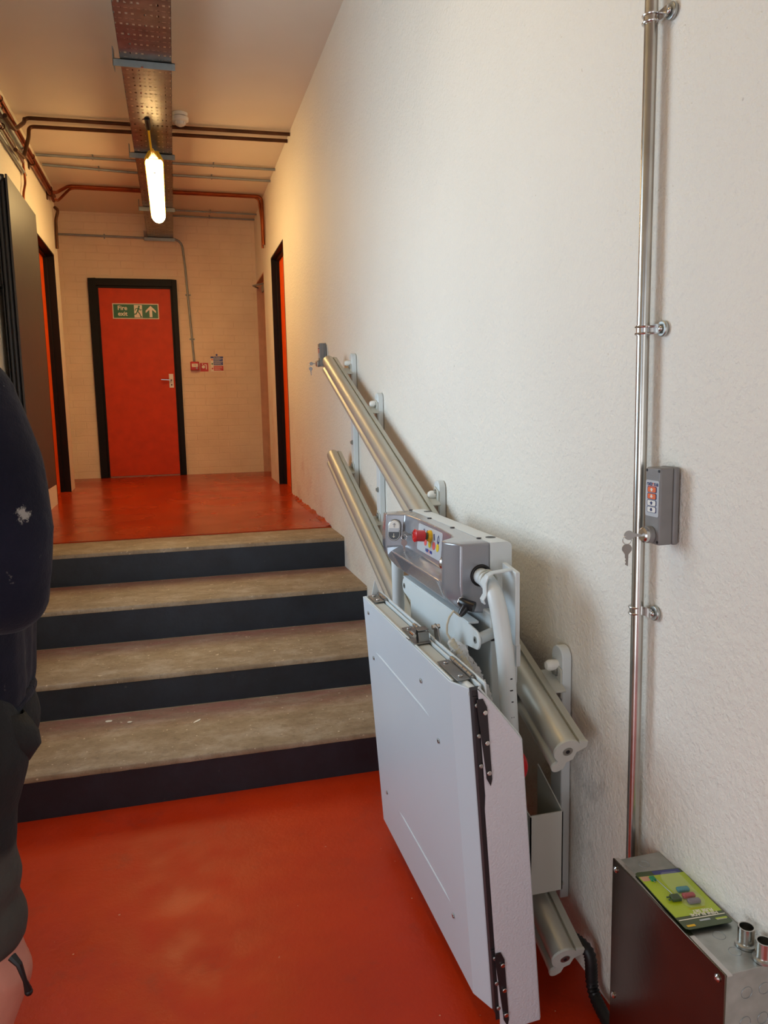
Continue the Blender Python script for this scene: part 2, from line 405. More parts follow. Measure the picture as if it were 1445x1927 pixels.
# window frame low in the left wall (daylight comes in through it)
wf = thing('window_1', (XL-.1, 2.75, .85), None, None, kind='structure')
m = MB()
for a in ((WY0, WY0+.06, WZ0, WZ1), (WY1-.06, WY1, WZ0, WZ1)): m.box(XL-.14, XL-.08, *a)
m.box(XL-.14, XL-.08, WY0, WY1, WZ0, WZ0+.06); m.box(XL-.14, XL-.08, WY0, WY1, WZ1-.06, WZ1)
m.build('window_frame', 'frame_white', wf, bevel=.004)
m = MB(); m.box(XL-.14, XL+.03, WY0+.002, WY1-.002, WZ0+.001, WZ0+.02); m.build('window_sill', 'frame_white', wf, bevel=.004)
dy = thing('added_doorway', (XL-.2, -.3, 0), None, None, kind='structure')  # unseen doorway added so the left fill light has an opening
m = MB()
for y in (-.90, .24): m.box(XL-.24, XL-.16, y, y+.06, 0, 2.1)
m.box(XL-.24, XL-.16, -.84, .24, 2.04, 2.1); m.build('door_frame', 'black_gloss', dy, bevel=.003)
# ragged plaster foot along the landing (fillet of floor paint)
def foot(name, x, s, ya, yb):
    m = MB(); n = 46; top = []; 
    for i in range(n+1):
        y = ya+(yb-ya)*i/n; top.append((y, fz(y)+.006+.020*random.random()**2))
    V = []
    for y, z in top: V += [(x+s*.001, y, z), (x-s*.03, y, fz(y)+.001), (x+s*.01, y, fz(y)-.01)]
    F = []
    for i in range(n):
        a = 3*i; b = a+3
        F += [(a, a+1, b+1, b), (a+1, a+2, b+2, b+1)]
    m.poly(V, F); return structure(m, name, 'red_landing', smooth=False)
foot('trim_1', XR, 1, 4.80, 6.5); 

# doors ------------------------------------------------------------
d = thing('door_1', (-.34, YE, fz(YE)), None, None, kind='structure')
zb = fz(YE); m = MB()
for x0, x1 in ((-.79, -.715), (.04, .092)): m.box(x0, x1, YE-.035, YE+.01, zb, 2.81)
m.box(-.715, .04, YE-.035, YE+.01, 2.738, 2.81)
for x0, x1 in ((-.715, -.695), (.022, .04)): m.box(x0, x1, YE-.022, YE+.01, zb, 2.738)
m.box(-.695, .022, YE-.022, YE+.01, 2.715, 2.738)
m.build('door_frame', 'black_gloss', d, bevel=.003)
m = MB(); m.box(-.702, .028, YE-.014, YE+.02, zb+.012, 2.73); m.build('door_leaf', 'orange_door', d, bevel=.002)
m = MB(); m.box(-.04, .006, YE-.020, YE-.014, 1.69, 1.835); h = m.build('handle_plate', 'white_plastic', d, bevel=.002)
m = MB(); m.tube(bent([(-.016, YE-.02, 1.77), (-.016, YE-.062, 1.77), (-.12, YE-.062, 1.775)], .012), .008, 10); m.build('lever_handle', 'bright_steel', d)
m = MB(); m.cyl((-.016, YE-.021, 1.72), (-.016, YE-.024, 1.72), .008, 12); m.build('keyhole', 'ink_black', d)

def doorway(name, side, xw, ya, yb, depth, ztop, leafmat, framemat):
    """leaf set back in a side wall; lining on head and both jambs"""
    d = thing(name, (xw, (ya+yb)/2, fz(ya)), None, None, kind='structure')
    s = side; xo = xw+s*depth; lo = min(xw, xo); hi = max(xw, xo); m = MB(); zz = fz(ya)-.02
    t_ = .012
    m.box(lo-(.002 if s > 0 else 0), hi+(0 if s > 0 else .002), yb-t_, yb+.002, zz, ztop)
    m.box(lo-(.002 if s > 0 else 0), hi+(0 if s > 0 else .002), ya-.002, ya+t_, zz, ztop)
    m.box(lo-(.002 if s > 0 else 0), hi+(0 if s > 0 else .002), ya, yb, ztop-t_, ztop+.002)
    # door stop on the lining
    m.box(min(xo, xo-s*.03), max(xo, xo-s*.03), yb-t_-.016, yb-t_, zz, ztop-t_)
    m.box(min(xo, xo-s*.03), max(xo, xo-s*.03), ya+t_, yb-t_, ztop-t_-.016, ztop-t_)
    m.build('door_frame', framemat, d, bevel=.002)
    m = MB(); m.box(min(xo, xo+s*.045), max(xo, xo+s*.045), ya+t_, yb-t_, fz(ya)+.005, ztop-t_); m.build('door_leaf', leafmat, d, bevel=.002)
    return d
doorway('door_2', 1, XR, 6.50, 7.31, .072, 2.815, 'orange_bright', 'black_gloss')
d3 = doorway('door_3', 1, XR, 7.93, 8.62, .085, 2.80, 'maroon_door', 'pink_wood')
doorway('door_4', -1, XL, 6.62, 7.47, .088, 2.82, 'orange_bright', 'black_gloss')
m = MB(); m.box(XR+.02, XR+.085, 8.10, 8.34, 2.66, 2.72); a = m.build('door_closer', 'galv_dull', d3, bevel=.006)
m = MB(); m.tube([(XR+.03, 8.2, 2.73), (XR-.06, 8.40, 2.735), (XR+.01, 8.60, 2.745)], .009, 8); m.build('closer_arm', 'galv_dull', d3)

# ================================================================ STAIRS
st = thing('staircase', (0, 3.6, 0), 'four broad concrete steps with dark blue painted risers up to the landing', 'stairs')
YS = [2.795, 3.31, 3.845, 4.39]; ZS = [0, .165, .319, .50, .677]
def rough_edge_box(m, x0, x1, y0, y1, z0, z1, n=60, a=.003):
    """a tread slab whose front arris is worn"""
    V = []; F = []
    for i in range(n+1):
        x = x0+(x1-x0)*i/n; j = a*(random.random()-.5); k = -a*.8*random.random()
        V += [(x, y1, z0), (x, y0+j, z0), (x, y0+j, z1-.004+k), (x, y0+.005+j, z1+k*.3), (x, y1, z1)]
    for i in range(n):
        for q in range(5):
            p = 5*i+q; r = 5*i+(q+1) % 5; F.append((p, r, r+5, p+5))
    F += [(4, 3, 2, 1, 0), tuple(5*n+q for q in range(5))]
    m.poly(V, F)
for i in range(4):
    yb = YS[i+1] if i < 3 else 4.78
    m = MB(); rough_edge_box(m, XL+.001, XR-.001, YS[i], yb+.02, ZS[i+1]-.022, ZS[i+1]); m.build('tread', 'tread', st, ang=60)
    m = MB(); m.box(XL+.001, XR-.001, YS[i]+.003, yb+.02, -.05, ZS[i+1]-.020)
    m.build('riser', 'riser', st, smooth=False)
# flakes of paint lying on the lowest tread
for (px, py, s, a, lab) in ((205, 1357.5, .016, .2, 'pale round flake of paint, largest of the two lying together on the lowest tread'),
                            (244, 1359, .011, .9, 'smaller pale flake of paint right of the round one on the lowest tread'),
                            (371, 1357, .018, .5, 'long pointed flake of white paint in the middle of the lowest tread')):
    c = onz(px, py, ZS[1]+.001); m = MB(); n = 9
    k = .45 if px < 300 else .3
    P = [(c.x+s*math.cos(t)*(1-.25*random.random()), c.y+s*k*1.6*math.sin(t)*(1-.25*random.random())+(s*math.cos(t)*.9 if px > 300 else 0), c.z) for t in [2*math.pi*i/n for i in range(n)]]
    m.prism(P, (0, 0, .0015)); setprops(m.build('paint_flake', 'paint_chip', smooth=False), lab, 'paint flake', 'paint flakes on the lowest tread')

# ================================================================ OVERHEAD: cable tray, lamp, detector, pipes
ZT = 3.22; TX0, TX1 = -.172, .082
tr = thing('cable_tray', (-.045, 5.7, ZT), 'wide perforated steel cable tray hanging under the ceiling along the corridor', 'cable tray')
m = MB(); m.box(TX0, TX1, -1.2, YE-.005, ZT, ZT+.0015); m.build('tray_floor', 'tray', tr, smooth=False)
m = MB()
for x in (TX0, TX1-.0015): m.box(x, x+.0015, -1.2, YE-.005, ZT, ZT+.05)
m.build('side_flange', 'galv_dull', tr, smooth=False)
def hanger(y):
    m = MB(); a, b = -.208, .098
    m.box(a, b, y, y+.003, ZT-.038, ZT-.002); m.box(a, b, y, y+.042, ZT-.005, ZT-.002)
    m.prism([(a, y, ZT-.038), (a, y+.16, ZT-.005), (a, y+.16, ZT+.10), (a, y, ZT+.055)], (.003, 0, 0))
    m.box(TX0+.05, TX0+.056, y+.03, y+.036, ZT-.003, ZC); m.box(TX1-.056, TX1-.05, y+.03, y+.036, ZT-.003, ZC)
    m.build('tray_bracket', 'galv_dull', tr, smooth=False)
for y in (4.37, 5.84, 7.30, 8.52): hanger(y)
m = MB(); m.cyl((-.065, 4.36, ZT-.039), (-.065, 4.36, ZT-.034), .006, 10)
m.build('fixing_bolt', 'bright_steel', tr)
# loose red and grey cables lying in the tray, only glimpsed through its holes
for x, mt_ in ((-.13, 'copper_dull'), (-.09, 'sign_red'), (-.03, 'galv_dull'), (.03, 'copper_dull')):
    m = MB(); m.tube([(x+.015*math.sin(y*1.3+x*40), y, ZT+.012) for y in [(-1+i*.45) for i in range(22)]], .007, 8)
    setprops(m.build('tray_cable', mt_), {-.13: 'dull brown cable lying in the tray nearest its left edge', -.09: 'red cable lying in the tray left of its centre', -.03: 'grey cable lying in the middle of the tray', .03: 'dull brown cable lying in the tray nearest its right edge'}[x], 'cable', 'cables lying in the cable tray')

def batten(name, x, y0, y1, z, glow, label):
    L = thing(name, (x, (y0+y1)/2, z), label, 'light fitting', 'batten lights under the cable tray')
    def ring(y, k, zz, w=.058): return [(x+k*w*math.cos(t), y, z+zz*.045*math.sin(t)) for t in [2*math.pi*i/20 for i in range(20)]]
    m = MB(); rs = []
    for y, k in ((y0, .78), (y0+.03, .95), (y0+.06, 1), (y1-.10, 1), (y1-.04, .85), (y1, .62)):
        r = []
        for i in range(25):
            t = math.pi+math.pi*i/24; r.append((x+k*.056*math.cos(t), y, z+k*.050*math.sin(t)*1.0))
        rs.append(r)
    m.loft(rs); m.build('diffuser', glow, L, ang=50)
    m = MB(); rs = []
    for y, k in ((y0-.012, .8), (y0+.06, 1), (y1-.10, 1), (y1+.01, .66)):
        rs.append([(x+k*a*.061, y, z+b) for a, b in ((-1, -.004), (-1, .018), (-.6, .05), (.6, .05), (1, .018), (1, -.004))])
    m.loft(rs); m.build('housing', 'yellow_plastic' if glow == 'lamp_glow' else 'galv_dull', L, bevel=.003)
    for y in (y0+.25, y1-.25):
        m = MB(); m.box(x-.02, x+.02, y-.01, y+.01, z+.045, ZT+.001); m.build('mounting_clip', 'galv_dull', L, bevel=.002)
    return L
L = batten('batten_lamp', -.043, 5.52, 7.16, 3.085, 'lamp_glow', 'lit yellow-ended batten lamp hanging under the cable tray, glowing white')
m = MB(); m.tube(bent([(-.045, 5.52, 3.09), (-.055, 5.40, 3.10), (-.065, 5.22, ZT-.01)], .05), .007, 10); m.build('flex', 'yellow_plastic', L)
m = MB(); m.cyl((-.062, 5.27, 3.19), (-.068, 5.18, ZT+.002), .016, 12); m.build('gland', 'black_rubber', L, bevel=.003)
m = MB(); m.prism([(-.085, 5.525, 3.08), (-.045, 5.40, 3.10), (-.005, 5.525, 3.08)], (0, 0, .02)); m.build('end_cap', 'yellow_plastic', L, bevel=.004)
m = MB(); m.box(-.051, -.037, 5.62, 5.645, 3.030, 3.034); m.build('indicator', 'label_grey', L)
batten('batten_lamp', -.043, 1.2, 2.6, 3.085, 'lamp_glow_near', 'batten lamp under the near stretch of the cable tray, overhead')

c = onz(338, 213, ZC); sd = thing('smoke_detector', (c.x, c.y, ZC-.08), 'white round smoke detector on the ceiling right of the cable tray', 'smoke detector')
m = MB(); m.tube([(c.x, c.y, ZC), (c.x, c.y, ZC-.022)], [.054, .050], 28); m.build('base', 'white_plastic', sd, bevel=.003)
m = MB(); m.tube([(c.x, c.y, ZC-.022), (c.x, c.y, ZC-.030), (c.x, c.y, ZC-.050), (c.x, c.y, ZC-.056)], [.040, .058, .056, .046], 28); m.build('body', 'white_plastic', sd, bevel=.002)
m = MB(); m.tube([(c.x, c.y, ZC-.056), (c.x, c.y, ZC-.078), (c.x, c.y, ZC-.086)], [.034, .030, .014], 24)
for i in range(8):
    a = i*math.pi/4; m.box(c.x+.034*math.cos(a)-.003, c.x+.034*math.cos(a)+.003, c.y+.034*math.sin(a)-.003, c.y+.034*math.sin(a)+.003, ZC-.074, ZC-.055)
m.build('sensor_chamber', 'white_plastic', sd)

def pipe(name, pts, r, mat, label, cat, group, clips=(), br=.05, clipmat='galv_dull'):
    P = thing(name, pts[0], label, cat, group)
    m = MB(); m.tube(bent(pts, br), r, 12); m.build('pipe_run', mat, P, ang=70)
    for c, ax in clips:
        m = MB(); m.torus(c, ax, r+.002, .004, 16, 6); c = Vector(c)
        if abs(Vector(ax).x) > .5: m.box(c.x-.006, c.x+.006, c.y-.022, c.y+.022, ZC-.004, ZC) if c.z > 3.3 else m.box(c.x-.006, c.x+.006, YE-.004, YE, c.z-.025, c.z+.025)
        else: m.box(c.x-.028, c.x+.028, YE-.004, YE, c.z-.008, c.z+.008) if c.y > 8 else None
        m.build('saddle_clip', clipmat, P)
    return P
# crosswise copper pair, then two grey conduits, then copper pair, then two thin conduits at the far end
CG = 'copper pipes crossing under the ceiling'; GG = 'grey conduits crossing under the ceiling'
pipe('copper_pipe', [(-.880, 5.25, 3.20), (-.880, 5.55, 3.22), (-.88, 5.95, 3.40), (-.88, 5.98, ZC-.025), (XR-.001, 5.93, ZC-.025)], .013, 'copper_dull', 'nearer of the dark copper pipes crossing the ceiling by the smoke detector', 'pipe', CG, br=.04)
pipe('copper_pipe', [(-.885, 5.55, 3.10), (-.885, 5.85, 3.14), (-.88, 6.10, 3.36), (-.88, 6.13, ZC-.030), (XR-.001, 6.06, ZC-.030)], .013, 'copper_dull', 'farther of the dark copper pipes crossing the ceiling by the smoke detector', 'pipe', CG, br=.04)
pipe('ceiling_conduit', [(-.94, 6.78, ZC-.022), (XR, 6.80, ZC-.022)], .011, 'galv_dull', 'grey conduit crossing the ceiling above the lit lamp, nearer of two', 'conduit', GG, clips=[((-.52, 6.785, ZC-.022), (1, 0, 0)), ((.42, 6.795, ZC-.022), (1, 0, 0))])
pipe('ceiling_conduit', [(-.93, 7.03, ZC-.022), (-.15, 7.12, ZC-.022), (.10, 7.12, ZC-.022), (XR, 7.13, ZC-.022)], .011, 'galv_dull', 'slightly crooked grey conduit crossing the ceiling, farther of two above the lamp', 'conduit', GG, clips=[((-.5, 7.08, ZC-.022), (1, 0, 0)), ((.42, 7.13, ZC-.022), (1, 0, 0))])
pipe('copper_pipe', [(-.884, 7.30, 3.30), (-.884, 7.42, 3.33), (-.80, 7.60, ZC-.028), (.905, 7.62, ZC-.028), (.905, 7.62, 3.25), (.908, 7.64, 3.00)], .014, 'copper', 'bright copper pipe crossing the ceiling and turning down the right wall', 'pipe', CG, br=.05)
pipe('copper_pipe', [(-.888, 7.38, 3.26), (-.888, 7.50, 3.28), (-.79, 7.66, ZC-.028), (.88, 7.66, ZC-.028), (.90, 7.665, 3.22), (.905, 7.70, 2.98)], .011, 'copper', 'thinner copper pipe just behind the bright one crossing the far ceiling', 'pipe', CG, br=.05)
pipe('ceiling_conduit', [(.06, 8.32, ZC-.02), (XR, 8.34, ZC-.02)], .009, 'galv_dull', 'short thin conduit right of the tray near the end wall, nearer of two', 'conduit', GG, clips=[((.46, 8.33, ZC-.02), (1, 0, 0))])
pipe('ceiling_conduit', [(.06, 8.55, ZC-.02), (XR, 8.57, ZC-.02)], .009, 'galv_dull', 'short thin conduit right of the tray against the end wall, farther of two', 'conduit', GG, clips=[((.46, 8.56, ZC-.02), (1, 0, 0))])
pipe('wall_conduit', [(-1.06, YE-.014, 3.235), (.02, YE-.014, 3.225), (.165, YE-.014, 3.222), (.185, YE-.014, 3.0), (.232, YE-.014, 1.96)], .011, 'galv_dull', 'conduit along the end wall that bends down to the red call point', 'conduit', 'conduits fixed on the walls',
     clips=[((-.60, YE-.014, 3.231), (1, 0, 0)), ((.203, YE-.014, 2.66), (0, 0, 1)), ((.222, YE-.014, 2.20), (0, 0, 1))], br=.09)
# pipes running lengthwise along the left wall, on brackets
PG = 'copper and steel pipes along the top of the left wall'
def lw(name, x, z, y0, y1, r, mat, lab): return pipe(name, [(x, y0, z), (x, y1, z)], r, mat, lab, 'pipe', PG)
lw('copper_pipe', -.918, 3.33, 3.6, 7.55, .014, 'copper', 'copper pipe running along the left wall, topmost of the bundle')
lw('copper_pipe', -.922, 3.285, 3.6, 7.52, .014, 'copper', 'copper pipe running along the left wall, second from the top of the bundle')
lw('steel_pipe', -.915, 3.235, 3.6, 6.0, .018, 'galv_dull', 'thick grey steel pipe along the left wall under the copper ones')
lw('steel_pipe', -.925, 3.17, 3.6, 6.05, .013, 'conduit_steel', 'shiny steel pipe along the left wall below the thick grey one')
lw('steel_pipe', -.93, 3.115, 3.6, 6.15, .012, 'galv_dull', 'lowest steel pipe along the left wall ending above the radiator')
for y in (4.6, 5.35, 6.45, 7.3):
    m = MB(); m.box(XL, XL+.008, y-.018, y+.018, 3.08 if y < 6 else 3.24, 3.36)
    for z in ((3.33, 3.285, 3.235, 3.17) if y < 6 else (3.33, 3.285)): m.torus((-.92, y, z), (0, 1, 0), .017, .004, 16, 6)
    setprops(m.build('pipe_bracket', 'copper_dull'), {4.6: 'pipe bracket on the left wall nearest the camera', 5.35: 'pipe bracket on the left wall where the dark pipes branch off', 6.45: 'pipe bracket on the left wall past the branching pipes', 7.3: 'pipe bracket on the left wall at its far end'}[y], 'bracket', 'pipe brackets on the left wall')
pipe('copper_pipe', [(-.925, 6.06, 3.20), (-.925, 6.10, 3.05), (-.932, 6.02, 2.95), (-.932, 6.02, 2.82)], .008, 'copper', 'thin copper pipe dropping to the top of the radiator', 'pipe', 'thin copper drops on the left wall', br=.03)
pipe('copper_pipe', [(-.925, 7.56, 3.24), (-.90, 7.60, 3.23), (-.93, 7.62, 3.15), (-.935, 7.62, 2.90)], .013, 'copper_dull', 'copper pipe dropping down the left wall beyond its doorway', 'pipe', 'thin copper drops on the left wall', br=.03)

# ================================================================ RADIATOR (tall dark panel on the left wall)
ra = thing('radiator', (-.89, 5.6, .93), 'tall dark grey vertical panel radiator on the left wall', 'radiator')
y0, y1, z0, z1 = 4.98, 5.93, .93, 2.795
m = MB(); m.box(-.862, -.850, y0, y1, z0, z1); m.build('front_panel', 'radiator', ra, bevel=.002)
m = MB(); m.box(-.925, -.917, y0, y1, z0, z1); m.build('rear_panel', 'radiator_tube', ra, bevel=.002)
for z in (z1-.03, z0+.03):
    m = MB(); m.tube([(-.890, y0-.02, z), (-.890, y1-.02, z)], .0175, 18); m.build('header_tube', 'radiator_tube', ra)
k = 0
for y in [y0+.012+i*.072 for i in range(13)]:
    m = MB(); m.tube([(-.880, y, z0+.01), (-.880, y, z1-.002)], .0125, 10); m.tube([(-.903, y, z0+.01), (-.903, y, z1-.002)], .0125, 10); m.build('vertical_tube', 'radiator_tube', ra)
m = MB(); m.cyl((-.89, y0-.021, z1-.03), (-.89, y0-.026, z1-.03), .014, 16); m.build('end_plug', 'galv_dull', ra)
for z in (z0+.3, z1-.62):
    m = MB(); m.box(XL+.002, -.92, y0-.06, y0+.06, z-.012, z+.012); m.build('wall_bracket', 'black_rubber', ra)

# ================================================================ SIGNS AND CALL POINT ON THE END WALL
Z = Vector((0, 0, 1)); X = Vector((1, 0, 0)); yf = YE-.0155
fe = thing('fire_exit_sign', (-.336, yf, 2.405), 'green fire exit sign with running figure and arrow on the orange door', 'sign')
m = MB(); m.box(-.566, -.105, yf-.003, yf, 2.405, 2.562); m.build('board', 'sign_white', fe, bevel=.001)
m = MB(); m.box(-.557, -.114, yf-.0042, yf-.003, 2.414, 2.553); m.build('green_field', 'sign_green', fe)
yt = yf-.0046
text_part('Fire', 'lettering', 'sign_white', fe, (-.468, yt, 2.514), X, Z, .062, .0003, .0012)
text_part('exit', 'lettering', 'sign_white', fe, (-.468, yt, 2.456), X, Z, .062, .0003, .0012)
m = MB(); m.box(-.352, -.272, yt-.0003, yt, 2.420, 2.547); m.build('doorway_symbol', 'sign_white', fe)
def strip(m, pts, w, y):   # flat limb
    for a, b in zip(pts, pts[1:]):
        a = Vector((a[0], y, a[1])); b = Vector((b[0], y, b[1])); d = (b-a).normalized(); q = Vector((-d.z, 0, d.x))*w/2; e = d*w*.3
        m.prism([a-q-e, b-q+e, b+q+e, a+q-e], (0, -.0003, 0))
m = MB(); ym = yt-.0004
m.cyl((-.302, ym, 2.532), (-.302, ym-.0003, 2.532), .0095, 12)
strip(m, [(-.306, 2.518), (-.318, 2.482)], .017, ym); strip(m, [(-.310, 2.515), (-.334, 2.510), (-.343, 2.492)], .007, ym-.0002); strip(m, [(-.302, 2.512), (-.292, 2.495), (-.278, 2.500)], .007, ym-.0003)
strip(m, [(-.316, 2.482), (-.298, 2.458), (-.288, 2.426), (-.280, 2.430)], .010, ym-.0001); strip(m, [(-.322, 2.482), (-.334, 2.456), (-.358, 2.452)], .010, ym-.0004)
m.build('running_figure', 'sign_green', fe, merge=False)
m = MB(); cx_, cz_ = -.186, 2.482
m.prism([(cx_+a, yt, cz_+b) for a, b in ((0, .058), (.052, .008), (.052, -.016), (.014, .018), (.014, -.058), (-.014, -.058), (-.014, .018), (-.052, -.016), (-.052, .008))], (0, -.0004, 0)); m.build('arrow', 'sign_white', fe, smooth=False)

cp = thing('fire_call_point', (.235, YE, 1.872), 'red break-glass call point on the end wall under the conduit', 'call point')
m = MB(); m.box(.19, .28, YE-.05, YE, 1.872, 1.962); m.build('housing', 'sign_red', cp, bevel=.005)
m = MB(); m.box(.203, .267, YE-.053, YE-.050, 1.905, 1.940); m.build('glass_label', 'sign_white', cp)
text_part('FIRE', 'lettering', 'ink_black', cp, (.235, YE-.0535, 1.925), X, Z, .018); m = MB(); m.box(.246, .262, YE-.054, YE-.050, 1.885, 1.9); m.build('test_key', 'galv_dull', cp)
fs = thing('fire_point_sign', (.333, YE, 1.86), 'small square red sign right of the call point', 'sign')
m = MB(); m.box(.29, .377, YE-.003, YE, 1.86, 1.95); m.build('board', 'sign_red', fs)
m = MB(); m.cyl((.325, YE-.0034, 1.908), (.325, YE-.0042, 1.908), .017, 16); m.build('disc_symbol', 'sign_white', fs)
m = MB(); m.box(.351, .361, YE-.004, YE-.003, 1.882, 1.935); m.box(.336, .352, YE-.004, YE-.003, 1.927, 1.935); m.cyl((.317, YE-.0034, 1.937), (.317, YE-.0042, 1.937), .006, 10); m.build('hose_symbol', 'sign_white', fs)
nt = thing('fire_action_notice', (.47, YE, 1.858), 'blue and red fire action notice, rightmost sign on the end wall', 'sign')
m = MB(); m.box(.405, .538, YE-.003, YE, 1.858, 2.018); m.build('board', 'sign_white', nt)
m = MB(); m.box(.405, .538, YE-.004, YE-.003, 2.0, 2.018); m.box(.434, .534, YE-.004, YE-.003, 1.968, 1.996); m.box(.434, .534, YE-.004, YE-.003, 1.925, 1.964); m.cyl((.471, YE-.003, 2.034), (.471, YE, 2.034), .011, 14); m.build('blue_bands', 'sign_blue', nt)
m = MB(); m.box(.434, .536, YE-.004, YE-.003, 1.866, 1.918); m.build('red_band', 'sign_red', nt)
for z, w_ in ((1.988, .08), (1.978, .06), (1.955, .085), (1.945, .07), (1.935, .08), (1.906, .08), (1.896, .085), (1.884, .06), (1.875, .075)):
    m = MB(); m.box(.44, .44+w_, YE-.0045, YE-.004, z-.0014, z+.0014); m.build('text_line', 'sign_white', nt)
for z, c_ in ((1.985, 'ink_orange'), (1.94, 'sign_green'), (1.89, 'sign_red')):
    m = MB(); m.cyl((.42, YE-.0034, z), (.42, YE-.0042, z), .009, 14); m.build('symbol', c_, nt)
text_part('Fire Action', 'lettering', 'sign_white', nt, (.471, YE-.0044, 2.009), X, Z, .016)

# ================================================================ LIFT RAILS ON THE RIGHT WALL
SL_ = .388
rl = thing('stairlift_rail', (.86, 2.9, .1), 'pair of slanting silver lift rails on posts along the right wall', 'lift rail')
dirv = Vector((0, 1, SL_)).normalized(); nrm = Vector((0, -SL_, 1)).normalized()
def circ(cx, cn, r, a0, a1, n): return [(cx+r*math.cos(math.radians(a0+(a1-a0)*i/n)), cn+r*math.sin(math.radians(a0+(a1-a0)*i/n))) for i in range(n+1)]
# outline in (x, n): main round bead, lower small bead, flange towards the wall
prof = [(.868, .006), (.868, .022), (.848, .026)] + circ(.822, 0, .032, 38, 236, 16) + [(.8035, -.030)] + circ(.8055, -.047, .0135, 110, 300, 8) + [(.822, -.052), (.826, -.034), (.840, -.028), (.846, -.006)]
def rail(name, y0, y1, zref, lab, sl=SL_):
    def P(y, p): return Vector((p[0], y, zref+(y-1.5)*sl))+nrm*p[1]
    m = MB(); m.loft([[P(y0, p) for p in prof], [P(y1, p) for p in prof]]); R = m.build(name, 'anodised', rl, ang=30, label=lab)
    m = MB(); a = [P(y0, p) for p in prof]; c = Vector((.822, y0, zref+(y0-1.5)*SL_))
    a = [c+(q-c)*1.03 for q in a]; m.loft([a, [q-dirv*.006 for q in a]]); cap = m.build('end_cap', 'powder_grey', R)
    m = MB(); m.cyl(c-dirv*.0055, c-dirv*.0075, .012, 18); m.build('cap_screw', 'galv', R)
    m = MB(); m.cyl(c-dirv*.0074, c-dirv*.0085, .005, 10); m.build('screw_socket', 'ink_black', R)
    return P
PU = rail('upper_rail', 1.5, 4.18, .648, 'upper silver rail')
PL = rail('lower_rail', 1.5, 4.13, .130, 'lower silver rail', .399)
# diagonal brush of the inner track (gear teeth) visible under the upper rail
m = MB()
for i in range(34):
    y = 1.56+i*.010; c = Vector((.838, y, .648+(y-1.5)*SL_))+nrm*(-.040); m.obox(c, (1, 0, 0), .008, dirv, .0028, nrm, .006)
m.build('rack_teeth', 'powder_white', rl, smooth=False)
def post(y, zt, zb):
    P = []; hw = .029; x0, x1 = .902, .928
    P = [(x0, y+hw*math.cos(math.radians(a)), zt-hw+hw*math.sin(math.radians(a))) for a in range(0, 181, 15)] + [(x0, y-hw, zb), (x0, y+hw, zb)]
    m = MB(); m.prism(P, (x1-x0, 0, 0)); p = m.build('support_post', 'powder_white', rl, bevel=.003)
    m = MB(); m.tube([(x0+.002, y, zt-.05), (x0-.012, y, zt-.05), (x0-.024, y, zt-.05), (x0-.031, y, zt-.05), (x0-.034, y, zt-.05)], [.013, .014, .014, .010, .002], 18); m.build('plastic_cap', 'white_plastic', p)
    zr = .648+(y-1.5)*SL_
    for zz in (zr-.03, zr-.52, zr-.165, zr-.335):
        pass
    # bracket wings clamping the rails, each with a bolt
    for base in (zr, zr-.518):
        c0 = Vector((.882, y, base))
        m = MB(); m.prism([(.897, y-.03, base+.045), (.897, y+.012, base+.060), (.897, y+.022, base+.030), (.897, y+.014, base-.01), (.897, y-.03, base-.03)], (.005, 0, 0))
        m.prism([(.862, y-.05, base-.006), (.902, y-.05, base-.006), (.902, y+.03, base+.025), (.862, y+.03, base+.025)], (0, -.002, .006))
        m.build('rail_clamp', 'powder_grey', p, bevel=.002)
        m = MB(); m.cyl((.897, y-.004, base+.036), (.889, y-.004, base+.036), .010, 6); m.cyl((.898, y-.004, base+.036), (.895, y-.004, base+.036), .014, 18); m.build('hex_bolt', 'galv', p)
    for zz in (zr-.15, zr-.36):
        if zz > zb+.03:
            m = MB(); m.cyl((.902, y, zz), (.892, y, zz), .009, 6); m.cyl((.903, y, zz), (.899, y, zz), .013, 16); m.build('hex_bolt', 'galv', p)
for y, a, b in ((3.985, 1.716, .98), (3.465, 1.50, .77), (2.625, 1.165, .45), (1.70, .826, .15)): post(y, a, b)
# black corrugated hose from the lower rail to the floor by the wall
hs = thing('corrugated_hose', (.885, 1.50, 0), 'black corrugated cable hose running from the lower rail end to the floor', 'hose')
pts = bent([(.868, 1.56, .135), (.893, 1.50, .13), (.893, 1.49, .03), (.885, 1.40, .016), (.87, 1.15, .016), (.85, .9, .016)], .03, 5)
fine = []
for a, b in zip(pts, pts[1:]):
    n = max(1, int((b-a).length/.004))
    fine += [a+(b-a)*i/n for i in range(n)]
m = MB(); m.tube(fine, [.0155 if i % 2 else .0125 for i in range(len(fine))], 12, cap=False); m.build('hose_wall', 'black_rubber', hs, ang=80)

# ================================================================ FOLDED PLATFORM LIFT
lf = thing('platform_stairlift', (.70, 1.95, .02), 'white folded wheelchair platform lift with grey control head, hung on the slanting rails', 'stairlift')
d_ = Vector((.0684, 0, -.9977)); m_ = Vector((.9977, 0, .0684)); O_ = Vector((.55, 0, .832))
def LP(y, v, w_): return O_+Vector((0, y, 0))+d_*v+m_*w_
def pbox(m, y0, y1, v0, v1, w0, w1):
    return m.hexa([LP(y0, v1, w0), LP(y1, v1, w0), LP(y1, v1, w1), LP(y0, v1, w1), LP(y0, v0, w0), LP(y1, v0, w0), LP(y1, v0, w1), LP(y0, v0, w1)])
def pcyl(m, y, v, w0, w1, r, n=14): return m.cyl(LP(y, v, w0), LP(y, v, w1), r, n)
